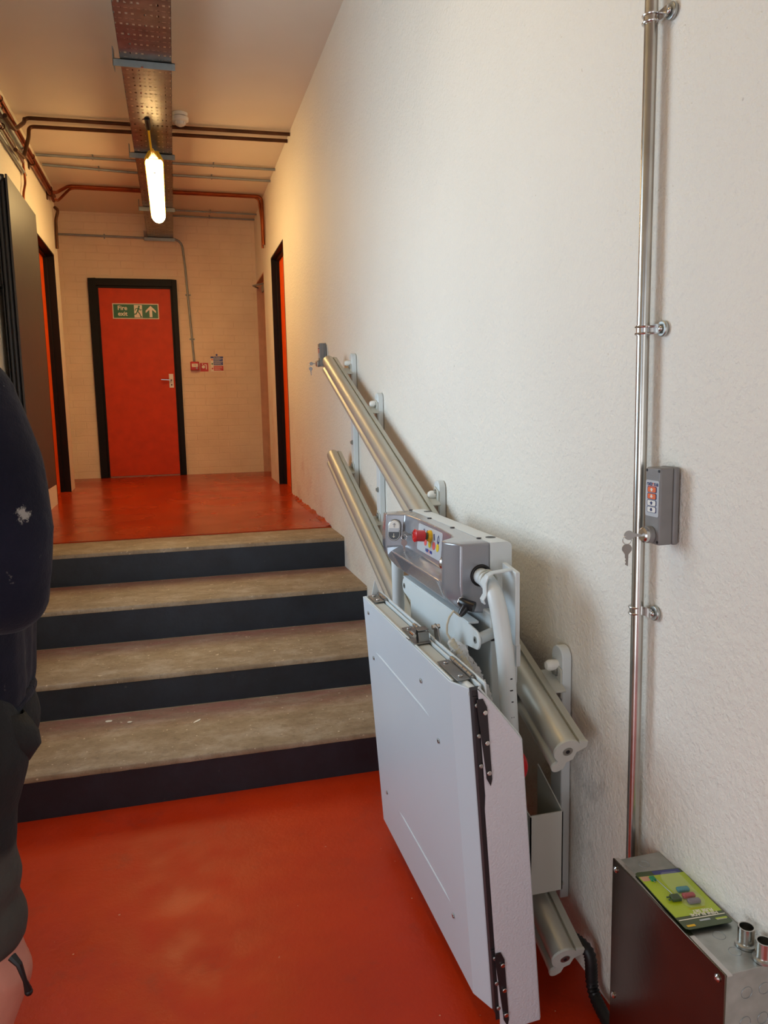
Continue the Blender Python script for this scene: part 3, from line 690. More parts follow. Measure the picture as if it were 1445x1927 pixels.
# platform tray: folded sheet, bevelled near edge
YN, YF = 1.528, 2.338
m = MB()
sec = lambda y, w_: [LP(y, 0, w_), LP(y, .772, w_)]
outl = [(YF, .046), (YF, .002), (YF-.003, 0), (YN, 0), (YN-.056, .022), (YN-.058, .026), (YN-.052, .026), (YN+.004, .004), (YF-.006, .004), (YF-.006, .046)]
m.loft([[LP(y, 0, w_) for y, w_ in outl], [LP(y, .772, w_) for y, w_ in outl]]); pl = m.build('platform_skin', 'powder_platform', lf, bevel=.0012, ang=15)
m = MB(); pbox(m, YN+.01, YF-.006, .003, .770, .012, .044); m.build('platform_core', 'powder_grey', lf, bevel=.002)
m = MB(); pbox(m, YN+.0, YF-.01, -.002, .010, .0045, .0095); m.build('top_flange', 'powder_white', lf, bevel=.001)
m = MB(); pbox(m, 1.47, YF-.004, -.004, .772, .0475, .052); m.build('floor_plate', 'powder_white', lf, bevel=.001)
m = MB(); pbox(m, 1.462, YF-.01, -.010, .74, .056, .0605); m.build('side_guard', 'powder_white', lf, bevel=.001)
for v, y0, y1 in ((.150, 1.69, 2.24), (.615, 1.64, 2.11)):
    m = MB(); m.tube([LP(y0+(y1-y0)*i/8, v+(.004 if i in (0, 8) else 0), .0008) for i in range(9)], [.0005]+[.0034]*7+[.0005], 8)
    m.build('pressed_rib', 'powder_platform', pl)
def screw(y, v, w0, parent, r=.006, mat='galv'):
    m = MB(); pcyl(m, y, v, w0, w0-.0035, r); s = m.build('panel_screw', mat, parent, bevel=.001)
for (px, py) in ((694, 1153), (704, 1238), (793, 1281), (826, 1394), (729, 1491), (854, 1723)):
    q = onx(px, py, .575); # solve on the leaning face
    n_ = Vector((.9977, 0, .0684)); r_ = ray(px, py); C0 = Vector((0, 0, CAMZ)); t_ = n_.dot(O_-C0)/n_.dot(r_); q = C0+r_*t_
    screw(q.y, (q-O_).dot(d_), 0, pl)
def hinge(y0, y1):
    m = MB(); pbox(m, y0, y1, -.0035, -.001, .014, .044)
    for k in range(5):
        a = y0+(y1-y0)*k/5; m.cyl(LP(a+.001, -.006, .050), LP(a+(y1-y0)/5-.001, -.006, .050), .0055, 12)
    m.cyl(LP(y0-.006, -.006, .050), LP(y0, -.006, .050), .0035, 10)
    h = m.build('top_hinge', 'stainless', lf, bevel=.0006, merge=False)
    for y in (y0+.02, y1-.02):
        m = MB(); m.cyl(LP(y, -.0035, .029), LP(y, -.007, .029), .0055, 14); m.build('hinge_screw', 'bright_steel', h, bevel=.001)
hinge(2.235, 2.325); hinge(1.85, 1.945); hinge(1.515, 1.65)
# latch bracket standing up between the hinges
m = MB(); pbox(m, 1.795, 1.845, -.004, .0, .004, .048)
pbox(m, 1.825, 1.829, -.036, 0, .018, .046); pbox(m, 1.800, 1.804, -.030, 0, .018, .046); pbox(m, 1.800, 1.829, -.036, -.033, .018, .046)
m.prism([LP(1.79, -.002, .058), LP(1.735, .035, .058), LP(1.765, -.045, .058), LP(1.785, -.052, .058), LP(1.80, -.04, .058)], m_*.004)
lt = m.build('latch_bracket', 'stainless', lf, bevel=.0008, merge=False)
m = MB(); m.cyl(LP(1.782, -.044, .050), LP(1.782, -.044, .070), .006, 12); m.cyl(LP(1.81, -.020, .01), LP(1.84, -.020, .01), .005, 10); m.build('latch_pin', 'bright_steel', lt)
m = MB(); pbox(m, 1.845, 1.865, -.001, .0005, .003, .012); m.build('slot', 'ink_black', lf)
# loading flap, stands across the near edge
m = MB(); yf0 = 1.448
Pf = [(.036, -.002), (.062, .028), (.122, .118), (.1265, .125), (.1285, .135), (.1305, .815), (.033, .815), (.033, .27), (.036, .24)]
m.prism([LP(yf0, v, w_) for w_, v in Pf], (0, .006, 0)); fl = m.build('loading_flap', 'powder_textured', lf, bevel=.0015)
m = MB(); pts = [LP(yf0+.008, v, w_) for w_, v in ((.040, -.004), (.124, .118), (.1295, .130), (.132, .815))]
m.tube(pts, .0026, 8); m.build('edge_trim', 'powder_white', fl)
def fhinge(v0, v1):
    m = MB(); m.prism([LP(yf0-.001, v, w_) for w_, v in ((.030, v0), (.044, v0), (.052, v0+.02), (.0525, v1-.004), (.048, v1+.012), (.040, v1-.006), (.0395, v1-.02), (.030, v0+.02))], (0, -.0025, 0))
    m.prism([LP(yf0+.004, v, w_) for w_, v in ((.024, v0-.005), (.034, v0-.005), (.034, v1-.005), (.024, v1-.005))], (0, .003, 0))
    h = m.build('flap_hinge', 'dark_steel', lf, bevel=.0006, merge=False)
    for i in range(3):
        v = v0+.022+(v1-v0-.05)*i/2
        m = MB(); c = LP(yf0-.0035, v+.008, .0455); m.cyl(c, c+Vector((0, -.005, 0)), .0052, 14); m.build('hinge_screw', 'bright_steel', h, bevel=.001)
        m = MB(); c = LP(yf0+.003, v-.008, .031); m.cyl(c, c+Vector((0, -.004, 0)), .0048, 14); m.build('hinge_screw', 'galv', h, bevel=.001)
fhinge(.018, .205); fhinge(.615, .79)
m = MB(); pbox(m, 1.455, 1.475, .0, .77, .024, .046); m.build('gap_shade_bar', 'dark_steel', lf)  # dark bar standing in for the shade in the platform-to-flap gap
m = MB(); m.cyl(LP(1.47, .012, .033), LP(1.56, .012, .033), .012, 16); m.build('spring_sleeve', 'powder_white', lf)
# small upright tip of the far flap
m = MB(); m.prism([LP(2.345, .01, .030), LP(2.345, .01, .062), LP(2.345, -.045, .046)], (0, .004, 0)); m.build('far_flap', 'powder_white', lf)

# carriage body
m = MB(); m.box(.722, .795, 1.702, 2.335, .24, .925); bd = m.build('carriage_body', 'powder_white', lf, bevel=.004)
m = MB(); m.box(.7212, .7225, 2.322, 2.328, .66, .80); m.build('slot', 'ink_black', bd)
m = MB(); m.box(.722, .79, 1.698, 1.7022, .855, .862); m.build('seam', 'dark_steel', bd)
m = MB(); xx = .786
m.prism([(xx, 2.62, 1.00), (xx, 2.30, .70), (xx, 2.30, .52), (xx, 2.40, .52), (xx, 2.66, .95)], (.012, 0, 0)); m.build('carriage_gusset', 'powder_grey', lf, bevel=.002)
m = MB(); m.box(.797, .80, 1.72, 2.30, .16, .60); m.build('drive_housing', 'powder_grey', lf, bevel=.003)
# plate with round ears, standing off the carriage
xe = .668; r = .024; P = []
def earc(cy, cz, a0, a1, n=8): return [(xe, cy+r*math.cos(math.radians(a0+(a1-a0)*i/n)), cz+r*math.sin(math.radians(a0+(a1-a0)*i/n))) for i in range(n+1)]
P = [(xe, 2.15, .897)] + earc(2.262, .875, 90, -90) + [(xe, 2.20, .842), (xe, 2.19, .30), (xe, 1.74, .30), (xe, 1.73, .842)] + earc(1.668, .873, 270, 90) + [(xe, 1.74, .902)]
m = MB(); m.prism(P, (.005, 0, 0)); ep = m.build('mounting_plate', 'powder_white', lf, bevel=.0012, ang=20)
for y, z in ((2.262, .875), (1.668, .873)):
    m = MB(); m.cyl((xe+.005, y, z), (.722, y+.035 if y < 2 else y, z), .014, 16); m.build('spacer', 'powder_white', ep)
    m = MB(); m.cyl((xe, y, z), (xe-.002, y, z), .0085, 14); m.build('bolt', 'galv', ep); m = MB(); m.cyl((xe-.0015, y, z), (xe-.0026, y, z), .0042, 8); m.build('socket', 'ink_black', ep)
m = MB(); m.box(xe+.002, xe+.03, 1.72, 2.28, .897, .903); m.build('stiffening_lip', 'powder_white', ep, bevel=.001)
m = MB(); m.box(xe-.03, xe, 1.75, 2.2, .34, .60); m.build('lower_cover', 'powder_grey', lf, bevel=.004)
# open pocket at the foot of the carriage
m = MB()
m.box(.780, .868, 1.596, 1.599, .232, .440)
m.prism([(.780, 1.596, .232), (.780, 1.73, .232), (.780, 1.73, .47), (.780, 1.62, .442), (.780, 1.596, .437)], (.003, 0, 0))
m.prism([(.865, 1.596, .232), (.865, 1.73, .232), (.865, 1.73, .50), (.865, 1.596, .439)], (.003, 0, 0))
m.box(.780, .868, 1.60, 1.73, .232, .236); m.build('document_pocket', 'powder_grey', lf, merge=False, smooth=False)
m = MB(); m.torus((.715, 1.60, .575), (.3, 1, 0), .045, .010); m.build('release_loop', 'red_plastic', lf)
m = MB(); m.box(.70, .75, 1.61, 1.70, .60, .66); m.build('motor_cover', 'black_rubber', lf, bevel=.006)

# ---- control head -------------------------------------------------
XJ = .741
def shell(sec):
    """sec: list of (y, [6 points (x,z)])"""
    m = MB(); m.loft([[Vector((x, y, z)) for x, z in p] for y, p in sec]); return m
NB = lambda x, k=0: [(XJ, 1.092-k), (x, 1.092-k), (x-.001, 1.03), (x-.001, .986), (x+.002, .950+k*.5), (.672, .918+k*.6), (XJ, .910+k*.4)]
MD = lambda x: [(XJ, 1.092), (x, 1.092), (x-.006, 1.03), (x-.010, .990), (.641, .978), (.672, .915), (XJ, .910)]
def MDL(x): return [(XJ, 1.092), (x, 1.092), (x-.006, 1.03), (x-.010, .990), (.6405, .976), (.672, .915), (XJ, .910)]
m = shell([(1.752, NB(.664, .003)), (1.757, NB(.660)), (1.795, NB(.638)), (1.822, NB(.638)), (1.862, MD(.684)), (1.90, MD(.692)), (2.00, MD(.699)), (2.15, MD(.702)), (2.28, MD(.697)), (2.322, MD(.691)), (2.350, [(XJ, 1.092), (.636, 1.092), (.633, 1.03), (.633, .986), (.640, .952), (.672, .915), (XJ, .910)]), (2.415, [(XJ, 1.091), (.646, 1.090), (.640, 1.03), (.640, .986), (.646, .957), (.675, .920), (XJ, .914)]), (2.44, [(XJ, 1.08), (.668, 1.078), (.662, 1.03), (.660, .986), (.664, .965), (.69, .932), (XJ, .925)])])
hd = m.build('control_head', 'head_grey', lf, bevel=.004, seg=3, ang=40)
# rear half of the head
def rr(x0, x1, z0, z1, r_, n=4):
    P = []
    for (cx, cz, a0) in ((x1-r_, z1-r_, 0), (x0+.0005, z1-.0005, 90), (x0+.0005, z0+.0005, 180), (x1-r_, z0+r_, 270)):
        q = r_ if cx > x0+.001 else .0005
        P += [(cx+q*math.cos(math.radians(a0+90*i/n)), cz+q*math.sin(math.radians(a0+90*i/n))) for i in range(n+1)]
    return P
m = MB(); R0 = rr(XJ+.0003, .800, .900, 1.092, .014); m.loft([[Vector((x, y, z)) for x, z in R0] for y in (1.7505, 2.425)]); hr = m.build('head_rear_cover', 'powder_white', lf, bevel=.003)
for (px, py) in ((805, 962.5), (923, 1011)):
    q = onz(px, py, 1.092); m = MB(); m.cyl((q.x, q.y, 1.0915), (q.x, q.y, 1.0926), .0135, 22); m.build('access_hole', 'ink_black', hr)
for (px, py) in ((773, 960), (808, 975.5), (851, 993), (901, 1013)):
    q = onz(px, py, 1.092); m = MB(); m.cyl((q.x, q.y, 1.0915), (q.x, q.y, 1.0938), .0065, 16); m.cyl((q.x, q.y, 1.0935), (q.x, q.y, 1.0942), .003, 6); m.build('cover_screw', 'dark_steel', hd)
def face(y, z, off=0.):
    """point on the recessed control panel at height z"""
    x0 = .702-.0000+(-.010 if y < 1.95 else 0)
    for (ya, xa), (yb, xb) in (((1.862, .684), (1.90, .692)), ((1.90, .692), (2.0, .699)), ((2.0, .699), (2.15, .702)), ((2.15, .702), (2.28, .697)), ((2.28, .697), (2.322, .691))):
        if ya <= y <= yb: x0 = xa+(xb-xa)*(y-ya)/(yb-ya)
    t_ = (1.092-z)/.102
    return Vector((x0-.010*t_-off, y, z))
fr, fu = Vector((0, -1, 0)), Vector((.10, 0, 1)).normalized()
fn = fr.cross(fu)                        # points towards the room (-x)
# keypad label
def rrect(c, hw, hh, r_, off, th, n=5):
    P = []
    for sx, sy, a0 in ((1, 1, 0), (-1, 1, 90), (-1, -1, 180), (1, -1, 270)):
        P += [c+fr*(sx*(hw-r_)+r_*math.cos(math.radians(a0+90*i/n)))+fu*(sy*(hh-r_)+r_*math.sin(math.radians(a0+90*i/n)))+fn*off for i in range(n+1)]
    m = MB(); m.prism(P, fn*th); return m
fc = face(2.085, 1.043, .0015)
kp = rrect(fc, .108, .040, .008, .0, .0022).build('keypad_label', 'label_grey', hd, bevel=.0005)
def onkp(u, v, off=.0025): return fc+fr*u+fu*v+fn*off
for u, c_ in ((-.030, 'button_pink'), (.008, 'button_yellow'), (.045, 'button_pink'), (.077, 'button_yellow')):
    m = MB(); m.cyl(onkp(u, -.006), onkp(u, -.006, .0034), .0115, 20); m.build('touch_button', c_, hd)
def stroke(pts, w_, name, mat, parent, fnp):
    m = MB(); m.tube([fnp(*p) for p in pts], w_, 6); return m.build(name, mat, parent)
stroke([(.036, .026), (.044, .010), (.049, .012), (.041, .028), (.036, .026)], .0009, 'ramp_symbol', 'ink_navy', hd, onkp)
stroke([(.071, .010), (.073, .022), (.078, .029), (.083, .022), (.086, .010), (.071, .010)], .0011, 'bell_symbol', 'ink_navy', hd, onkp)
m = MB(); m.cyl(onkp(.0785, .008), onkp(.0785, .008, .0034), .0045, 10); m.build('bell_clapper', 'ink_navy', hd)
for u in (-.05, -.02): m = MB(); m.torus(onkp(u, .022, .0026), fn, .007, .0009, 20, 6); m.build('ring_symbol', 'ink_navy', hd)
text_part('extr', 'logo_lettering', 'sign_blue', hd, onkp(-.012, -.027, .0026), fr, fu, .0165, .0003, .0006)
text_part('e', 'logo_lettering', 'ink_orange', hd, onkp(.0065, -.027, .0026), fr, fu, .0165, .0003, .0006)
text_part('ma', 'logo_lettering', 'sign_blue', hd, onkp(.024, -.027, .0026), fr, fu, .0165, .0003, .0006)
m = MB(); a = onkp(-.02, -.0355, .0026); m.obox(a+fr*.022, fr, .022, fu, .0005, fn, .0002); m.build('logo_underline', 'ink_orange', hd)
# emergency stop
ey, ez = 2.075, 1.060; base = face(ey, ez, .002)
ax = fn
m = MB(); m.tube([base, base+ax*.006, base+ax*.012], [.0175, .0175, .014], 28); es = m.build('stop_collar', 'yellow_plastic', hd, bevel=.001)
m = MB(); m.cyl(base+ax*.012, base+ax*.020, .0105, 24); m.build('stop_stem', 'dark_green', hd)
m = MB(); m.tube([base+ax*.019, base+ax*.022, base+ax*.040, base+ax*.050, base+ax*.052, base+ax*.0515], [.012, .0165, .0165, .0190, .0165, .004], 32); m.build('emergency_stop_button', 'red_plastic', hd)
c0 = base+ax*.0525
for a0 in (20, 140, 260): 
    m = MB(); m.tube([c0+(fr*math.cos(math.radians(a0+k*14))+fu*math.sin(math.radians(a0+k*14)))*.010 for k in range(6)], .0011, 6); m.build('turn_arrow', 'button_pink', hd)
# oval up/down rocker on the far end
rc = Vector((.6605, 2.3365, 1.042)); frk = Vector((.90, -.43, 0)).normalized(); ru = Vector((.06, .03, 1)).normalized(); rn = frk.cross(ru)
def oval(hw, hh, off, th, half=None, n=14):
    P = []
    for i in range(n+1):
        a = math.pi*i/n; P.append((hw*math.cos(a), hh-hw+hw*math.sin(a)))
    Q = [(-x, -y) for x, y in P]
    if half == 'top': pts = P+[(-hw, 0), (hw, 0)]
    elif half == 'bot': pts = Q+[(hw, 0), (-hw, 0)]
    else: pts = P+Q
    m = MB(); m.prism([rc+frk*x+ru*y+rn*off for x, y in pts], rn*th); return m
oval(.0205, .034, .0, .013).build('rocker_bezel', 'stainless', hd, bevel=.002)
oval(.0175, .0305, .012, .004, 'top').build('rocker_up', 'white_plastic', hd, bevel=.001)
oval(.0175, .0305, .012, .003, 'bot').build('rocker_down', 'black_plastic', hd, bevel=.001)
m = MB(); m.obox(rc+ru*.001+rn*.0165, frk, .0165, ru, .006, rn, .0003); m.build('rocker_centre', 'label_grey', hd)
def rk(u, v): return rc+frk*u*.8+ru*v*.82+rn*.0168
for s_, c_ in ((1, 'head_grey'), (-1, 'sign_white')):
    m = MB(); m.tube([rk(0, s_*.012), rk(0, s_*.027)], .0009, 6); m.tube([rk(-.005, s_*.022), rk(0, s_*.028), rk(.005, s_*.022)], .0009, 6); m.build('arrow_mark', c_, hd)
# round chrome knob at the near end of the recess
m = MB(); q = Vector((.668, 1.868, 1.022)); dq = Vector((-.55, .83, 0)); m.tube([q-dq*.01, q+dq*.008, q+dq*.012, q+dq*.0135], [.021, .021, .018, .008], 28); m.build('side_button', 'bright_steel', hd)
# arm exit collar
m = MB(); m.torus((.717, 1.7505, 1.010), (0, 1, 0), .0245, .004, 32, 8); m.cyl((.717, 1.751, 1.010), (.717, 1.7485, 1.010), .026, 28); m.build('arm_collar', 'black_rubber', hd)
# folded arms
m = MB(); pa = bent([(.717, 1.80, 1.010), (.712, 1.655, 1.008), (.716, 1.60, .86), (.745, 1.592, .33)], .075, 10); m.tube(pa, .0205, 24); ar = m.build('safety_arm', 'powder_white', lf)
m = MB(); m.torus((.7165, 1.715, 1.010), (0, 1, 0), .0205, .003, 28, 8); m.torus((.7165, 1.700, 1.010), (0, 1, 0), .0205, .003, 28, 8); m.build('arm_ring', 'powder_grey', ar)
for i in range(5):
    z = .80-.028*i-(.01 if i > 2 else 0); q = Vector((.7185+(.86-z)*.05, 1.5985-.0205, z)); m = MB(); m.box(q.x-.003-.002*(i % 2), q.x+.002, q.y-.0006, q.y+.003, z-.0012, z+.0014); m.build('scuff_mark', 'ink_black', ar)
m = MB(); pts = [(.705, 2.47, .92), (.712, 2.47, .30)]; m.tube(pts, .0205, 24); m.build('safety_arm', 'powder_white', lf)
# hook strap and channel beside the near arm
m = MB(); sp = [(.688, 1.665, .962), (.684, 1.665, .972), (.692, 1.666, .984), (.692, 1.668, 1.012), (.699, 1.670, 1.028), (.712, 1.670, 1.034), (.764, 1.672, 1.038)]
sp = [Vector(p) for p in sp]
rings = []
for i, p in enumerate(sp):
    a = sp[max(0, i-1)]; b = sp[min(len(sp)-1, i+1)]; d = (b-a).normalized(); q = Vector((0, 1, 0)); n2 = d.cross(q).normalized()
    rings.append([p+q*.011+n2*.0018, p-q*.011+n2*.0018, p-q*.011-n2*.0018, p+q*.011-n2*.0018])
m.loft(rings); m.build('hook_strap', 'powder_white', lf, bevel=.001)
m = MB(); m.prism([(.760, 1.642, .855), (.760, 1.72, .855), (.760, 1.72, 1.046), (.760, 1.642, 1.036)], (.012, 0, 0)); m.box(.766, .778, 1.650, 1.66, .80, .856)
m.build('hook_channel', 'powder_white', lf, bevel=.002, merge=False)
# plug and curly cable with its plastic film
q = Vector((.664, 1.7515, .948))
m = MB(); m.cyl(q, q+Vector((0, -.014, 0)), .011, 18); m.cyl(q+Vector((0, -.004, 0)), q+Vector((0, -.009, 0)), .014, 8); pg = m.build('cable_socket', 'bright_steel', lf, bevel=.001, merge=False)
m = MB(); m.tube([q+Vector((-.002, -.012, .001)), q+Vector((.004, -.03, -.002)), q+Vector((.018, -.042, -.006))], [.012, .0135, .0135], 20); m.tube([q+Vector((.004, -.03, -.002)), q+Vector((-.010, -.034, -.017)), q+Vector((-.018, -.036, -.026))], [.011, .010, .006], 16); m.build('cable_plug', 'black_plastic', lf, merge=False)
a = q+Vector((-.018, -.036, -.026)); tp = ony(848, 1204, 1.70)
m = MB(); cp_ = [a, ony(853, 1150, 1.71), ony(845, 1162, 1.705), ony(841, 1176, 1.70), ony(841, 1192, 1.70), tp, tp+Vector((.006, 0, -.02))]; m.tube(cp_, .0028, 10); m.build('cable', 'cream_cable', lf)
cv = [tp, ony(866, 1232, 1.69), ony(885, 1262, 1.675), ony(903, 1295, 1.66), ony(918, 1340, 1.645)]
P2 = []
for i in range(len(cv)-1):
    for k in range(10): P2.append(cv[i].lerp(cv[i+1], k/10))
m = MB(); m.tube(P2, [.0095 if i % 2 else .0075 for i in range(len(P2))], 14); m.build('curly_cable', 'cream_cable', lf, ang=80)
m = MB(); R3 = []
for i, p in enumerate(P2[1:]):
    k = min(1, i/5)*min(1, (len(P2)-i)/6)+.15
    R3.append([p+Vector((math.cos(t)*(.011+k*.010*random.random())+.006*k, .006*math.sin(2*t), math.sin(t)*(.011+k*.008*random.random())-.004*k)) for t in [2*math.pi*j/16 for j in range(16)]])
m.loft(R3, False); m.build('plastic_film', 'bag', lf, ang=15)

# ================================================================ KEYS AND CALL STATIONS
def keyshape(m, c, axis, side, L_=.05, r_=.010, th=.0018):
    """flat key: round bow then toothed blade; axis along the blade, side across, thickness along axis x side"""
    c = Vector(c); axis = Vector(axis).normalized(); side = Vector(side).normalized(); n = axis.cross(side).normalized()
    bow = [c+axis*(r_*math.cos(a))*-1+side*(r_*math.sin(a)) for a in [math.radians(-140+280*i/12) for i in range(13)]]
    P = bow+[c+axis*(r_*1.2)+side*.0035, c+axis*(L_*.42)+side*.0035, c+axis*(L_*.48)+side*.0015, c+axis*(L_*.55)+side*.0035, c+axis*(L_*.62)+side*.0012, c+axis*(L_*.72)+side*.003, c+axis*(L_*.8)-side*.0025, c+axis*(r_*1.2)-side*.003]
    m.prism([p-n*th/2 for p in P], n*th)
def keyset(loc_lock, out, lab, sc_=1., two=True, plane=(0, 1, 0)):
    out = Vector(out).normalized(); k = thing('key_pair' if two else 'key', loc_lock, lab, 'keys', None)
    L_ = Vector(loc_lock); m = MB(); keyshape(m, L_+out*.030*sc_, -out, Vector((0, 0, 1)), .045*sc_, .011*sc_); m.build('key_in_lock', 'stainless', k)
    if two:
        rcn = L_+out*.034*sc_+Vector((0, 0, -.011*sc_)); m = MB(); m.torus(rcn, plane, .010*sc_, .0009, 24, 6); m.build('split_ring', 'bright_steel', k)
        pl_ = Vector(plane); sd = Vector((0, 0, 1)).cross(pl_)
        m = MB(); keyshape(m, rcn+Vector((0, 0, -.020*sc_)), Vector((.05, .08, -1)), sd, .052*sc_, .0115*sc_); m.build('spare_key', 'stainless', k)
    return k
# keys of the control head
kl = face(2.235, 1.040, 0)
m = MB(); m.cyl(kl, kl+fn*.005, .010, 20); m.build('key_lock', 'bright_steel', hd, bevel=.001)
keyset(kl+fn*.004, fn, 'pair of small keys hanging from the lock on the grey control head', .85, True, (.35, .93, 0))

def station(x, y0, y1, z0, z1, xb, label, far=False):
    s = thing('call_station', ((x+xb)/2, (y0+y1)/2, z0), label, 'control box', 'key-operated lift call stations on the right wall')
    m = MB(); m.box(x, x+.030, y0, y1, z0, z1); m.build('cover', 'grey_box', s, bevel=.004, seg=3)
    m = MB(); m.box(x+.0302, xb, y0-.001, y1+.001, z0-.001, z1+.001); m.build('rear_box', 'grey_box', s, bevel=.005, seg=3)
    yc = (y0+y1)/2; H = z1-z0; W = y1-y0
    def onf(u, v, off=.0): return Vector((x-off, yc-u, z0+v))
    R_, U_ = Vector((0, -1, 0)), Vector((0, 0, 1))
    def rbox(u, v, hw, hh, r_, off, th, name, mat, par):
        P = []
        for sx, sy, a0 in ((1, 1, 0), (-1, 1, 90), (-1, -1, 180), (1, -1, 270)):
            P += [onf(u+sx*(hw-r_)+r_*math.cos(math.radians(a0+22.5*i)), v+sy*(hh-r_)+r_*math.sin(math.radians(a0+22.5*i)), off) for i in range(5)]
        m = MB(); m.prism(P, (-th, 0, 0)); return m.build(name, mat, par)
    lb = rbox(0, H*.60, W*.44, H*.235, .004, 0, .0008, 'label', 'label_grey', s)
    for i, c_ in enumerate(('button_orange', 'button_orange', 'white_plastic', 'white_plastic')):
        v = H*(.715-.087*i); rbox(0, v, W*.305, H*.040, .003, .0006, .0008, 'button_rim', 'ink_navy', s); rbox(0, v, W*.265, H*.034, .0027, .0010, .0010, 'push_button', c_, s)
        up = 1 if i % 2 == 0 else -1; c2 = 'white_plastic' if i < 2 else 'ink_navy'; hh = H*.022
        m = MB(); m.prism([onf(a*W*.11, v+b*hh*up, .0021) for a, b in ((-1, 0), (0, 1), (1, 0), (.45, 0), (.45, -1), (-.45, -1), (-.45, 0))], (-.0004, 0, 0)); m.build('arrow_mark', c2, s, smooth=False)
    text_part('extr', 'logo_lettering', 'ink_navy', s, onf(-W*.16, H*.79, .001), R_, U_, W*.24, .0002, .0003)
    text_part('e', 'logo_lettering', 'ink_orange', s, onf(W*.07, H*.79, .001), R_, U_, W*.24, .0002, .0003)
    text_part('ma', 'logo_lettering', 'ink_navy', s, onf(W*.26, H*.79, .001), R_, U_, W*.24, .0002, .0003)
    m = MB(); m.box(x-.0012, x-.0008, yc-W*.3, yc+W*.3, z0+H*.757, z0+H*.762); m.build('logo_underline', 'ink_orange', s)
    for u in (-.4, .4):
        for v in (.04, .96):
            m = MB(); m.cyl(onf(u*W, v*H, -.0002), onf(u*W, v*H, .0006), .0028, 12); m.build('cover_screw', 'ink_black', s)
    lk = onf(-.02*W, H*.125, 0); m = MB(); m.tube([lk, lk+Vector((-.012, 0, 0))], [W*.36, W*.33], 24); m.build('lock_boss', 'grey_box', s, bevel=.002)
    m = MB(); m.tube([lk+Vector((-.011, 0, 0)), lk+Vector((-.018, 0, 0)), lk+Vector((-.021, 0, 0))], [W*.31, W*.31, W*.24], 24); m.build('lock_barrel', 'bright_steel', s)
    return lk+Vector((-.020, 0, 0))
lk = station(.882, 1.262, 1.310, 1.157, 1.306, .926, 'grey call station with orange and white arrow buttons beside the tall conduit')
keyset(lk, (-1, .25, 0), 'pair of keys hanging from the lock of the near call station', .85, True, (.2, 1, 0))
lk = station(.886, 4.765, 4.825, 1.694, 1.835, .926, 'small grey call station at the top of the lift rails, far from the camera')
keyset(lk, (-1, .1, 0), 'pair of keys in the lock of the far call station above the landing', 1., True, (.2, 1, 0))

# ================================================================ TALL CONDUIT
ZBOX = .497
tc = thing('tall_conduit', (.906, 1.36, 0), 'tall shiny steel conduit clipped up the right wall, rising from behind the steel box', 'conduit')
m = MB(); m.tube([(.9055, 1.358, .040), (.9055, 1.360, .75), (.9055, 1.366, 1.6), (.9055, 1.362, ZC)], .0125, 28); m.build('pipe_run', 'conduit_steel', tc)
m = MB(); m.tube([(.894, 1.385, ZBOX+.02), (.897, 1.40, .8), (.897, 1.402, 1.6), (.897, 1.398, ZC)], .010, 20)
def saddle(z, y=1.366):
    m = MB(); x = .9055
    for dz in (-.0065, .0065): m.torus((x, y, z+dz), (0, 0, 1), .0145, .0022, 32, 8)
    m.tube([(x, y, z-.010), (x, y, z+.010)], .0138, 28)
    m.obox((.915, y-.024, z), (0, 1, 0), .014, (0, 0, 1), .009, (1, 0, 0), .002)
    s = m.build('saddle_clip', 'bright_steel', tc, merge=False)
    m = MB(); m.cyl((.929, y-.036, z), (.921, y-.036, z), .0155, 28); m.build('clip_base', 'galv', s, bevel=.002)
    m = MB(); m.ball((.918, y-.038, z), .0055, (.7, 1, 1)); m.build('clip_screw', 'bright_steel', s)
for z in (2.145, 1.572, 1.003): saddle(z)

# ================================================================ STEEL BOX AND THINGS ON IT
bx = thing('steel_trunking_box', (.875, 1.13, .10), 'galvanised steel adaptable box on the right wall with a plain lid', 'electrical box')
def bxy(y): return .820-.007*(1.30-y)/.34
m = MB(); m.hexa([(.823, .962, .10), (.929, .962, .10), (.929, 1.298, .10), (.829, 1.298, .10), (.823, .962, ZBOX), (.929, .962, ZBOX), (.929, 1.298, ZBOX), (.829, 1.298, ZBOX)])
m.build('box_body', 'galv', bx, bevel=.001)
m = MB(); m.hexa([(.8175, .958, .098), (.8215, .958, .098), (.8265, 1.302, .098), (.8225, 1.302, .098), (.8175, .958, ZBOX+.003), (.8215, .958, ZBOX+.003), (.8265, 1.302, ZBOX+.003), (.8225, 1.302, ZBOX+.003)])
m.build('box_lid', 'lid_steel', bx, bevel=.001)
m = MB(); m.hexa([(.8215, .958, ZBOX-.001), (.832, .958, ZBOX-.001), (.837, 1.302, ZBOX-.001), (.8265, 1.302, ZBOX-.001), (.8215, .958, ZBOX+.0012), (.832, .958, ZBOX+.0012), (.837, 1.302, ZBOX+.0012), (.8265, 1.302, ZBOX+.0012)]); m.build('lid_flange', 'bright_steel', bx)
for y, z in ((.975, ZBOX-.014), (1.288, ZBOX-.014), (1.288, .20), (.975, .20)):
    x = .8175+.005*(y-.958)/.344; m = MB(); m.tube([(x+.001, y, z), (x-.002, y, z), (x-.0045, y, z)], [.0065, .0065, .003], 18); m.build('lid_screw', 'bright_steel', bx)
for (px, py) in ((1353, 1760), (1383, 1790), (1212, 1626)):
    q = onz(px, py, ZBOX+.0004); m = MB(); m.torus((q.x, q.y, ZBOX), (0, 0, 1), .0105, .0006, 28, 6); m.build('knockout', 'galv_dull', bx)
for z in (.455, .40, .345):
    for x in (.865, .90): m = MB(); m.torus((x, .9618, z), (0, 1, 0), .0105, .0006, 28, 6); m.build('knockout', 'galv_dull', bx)
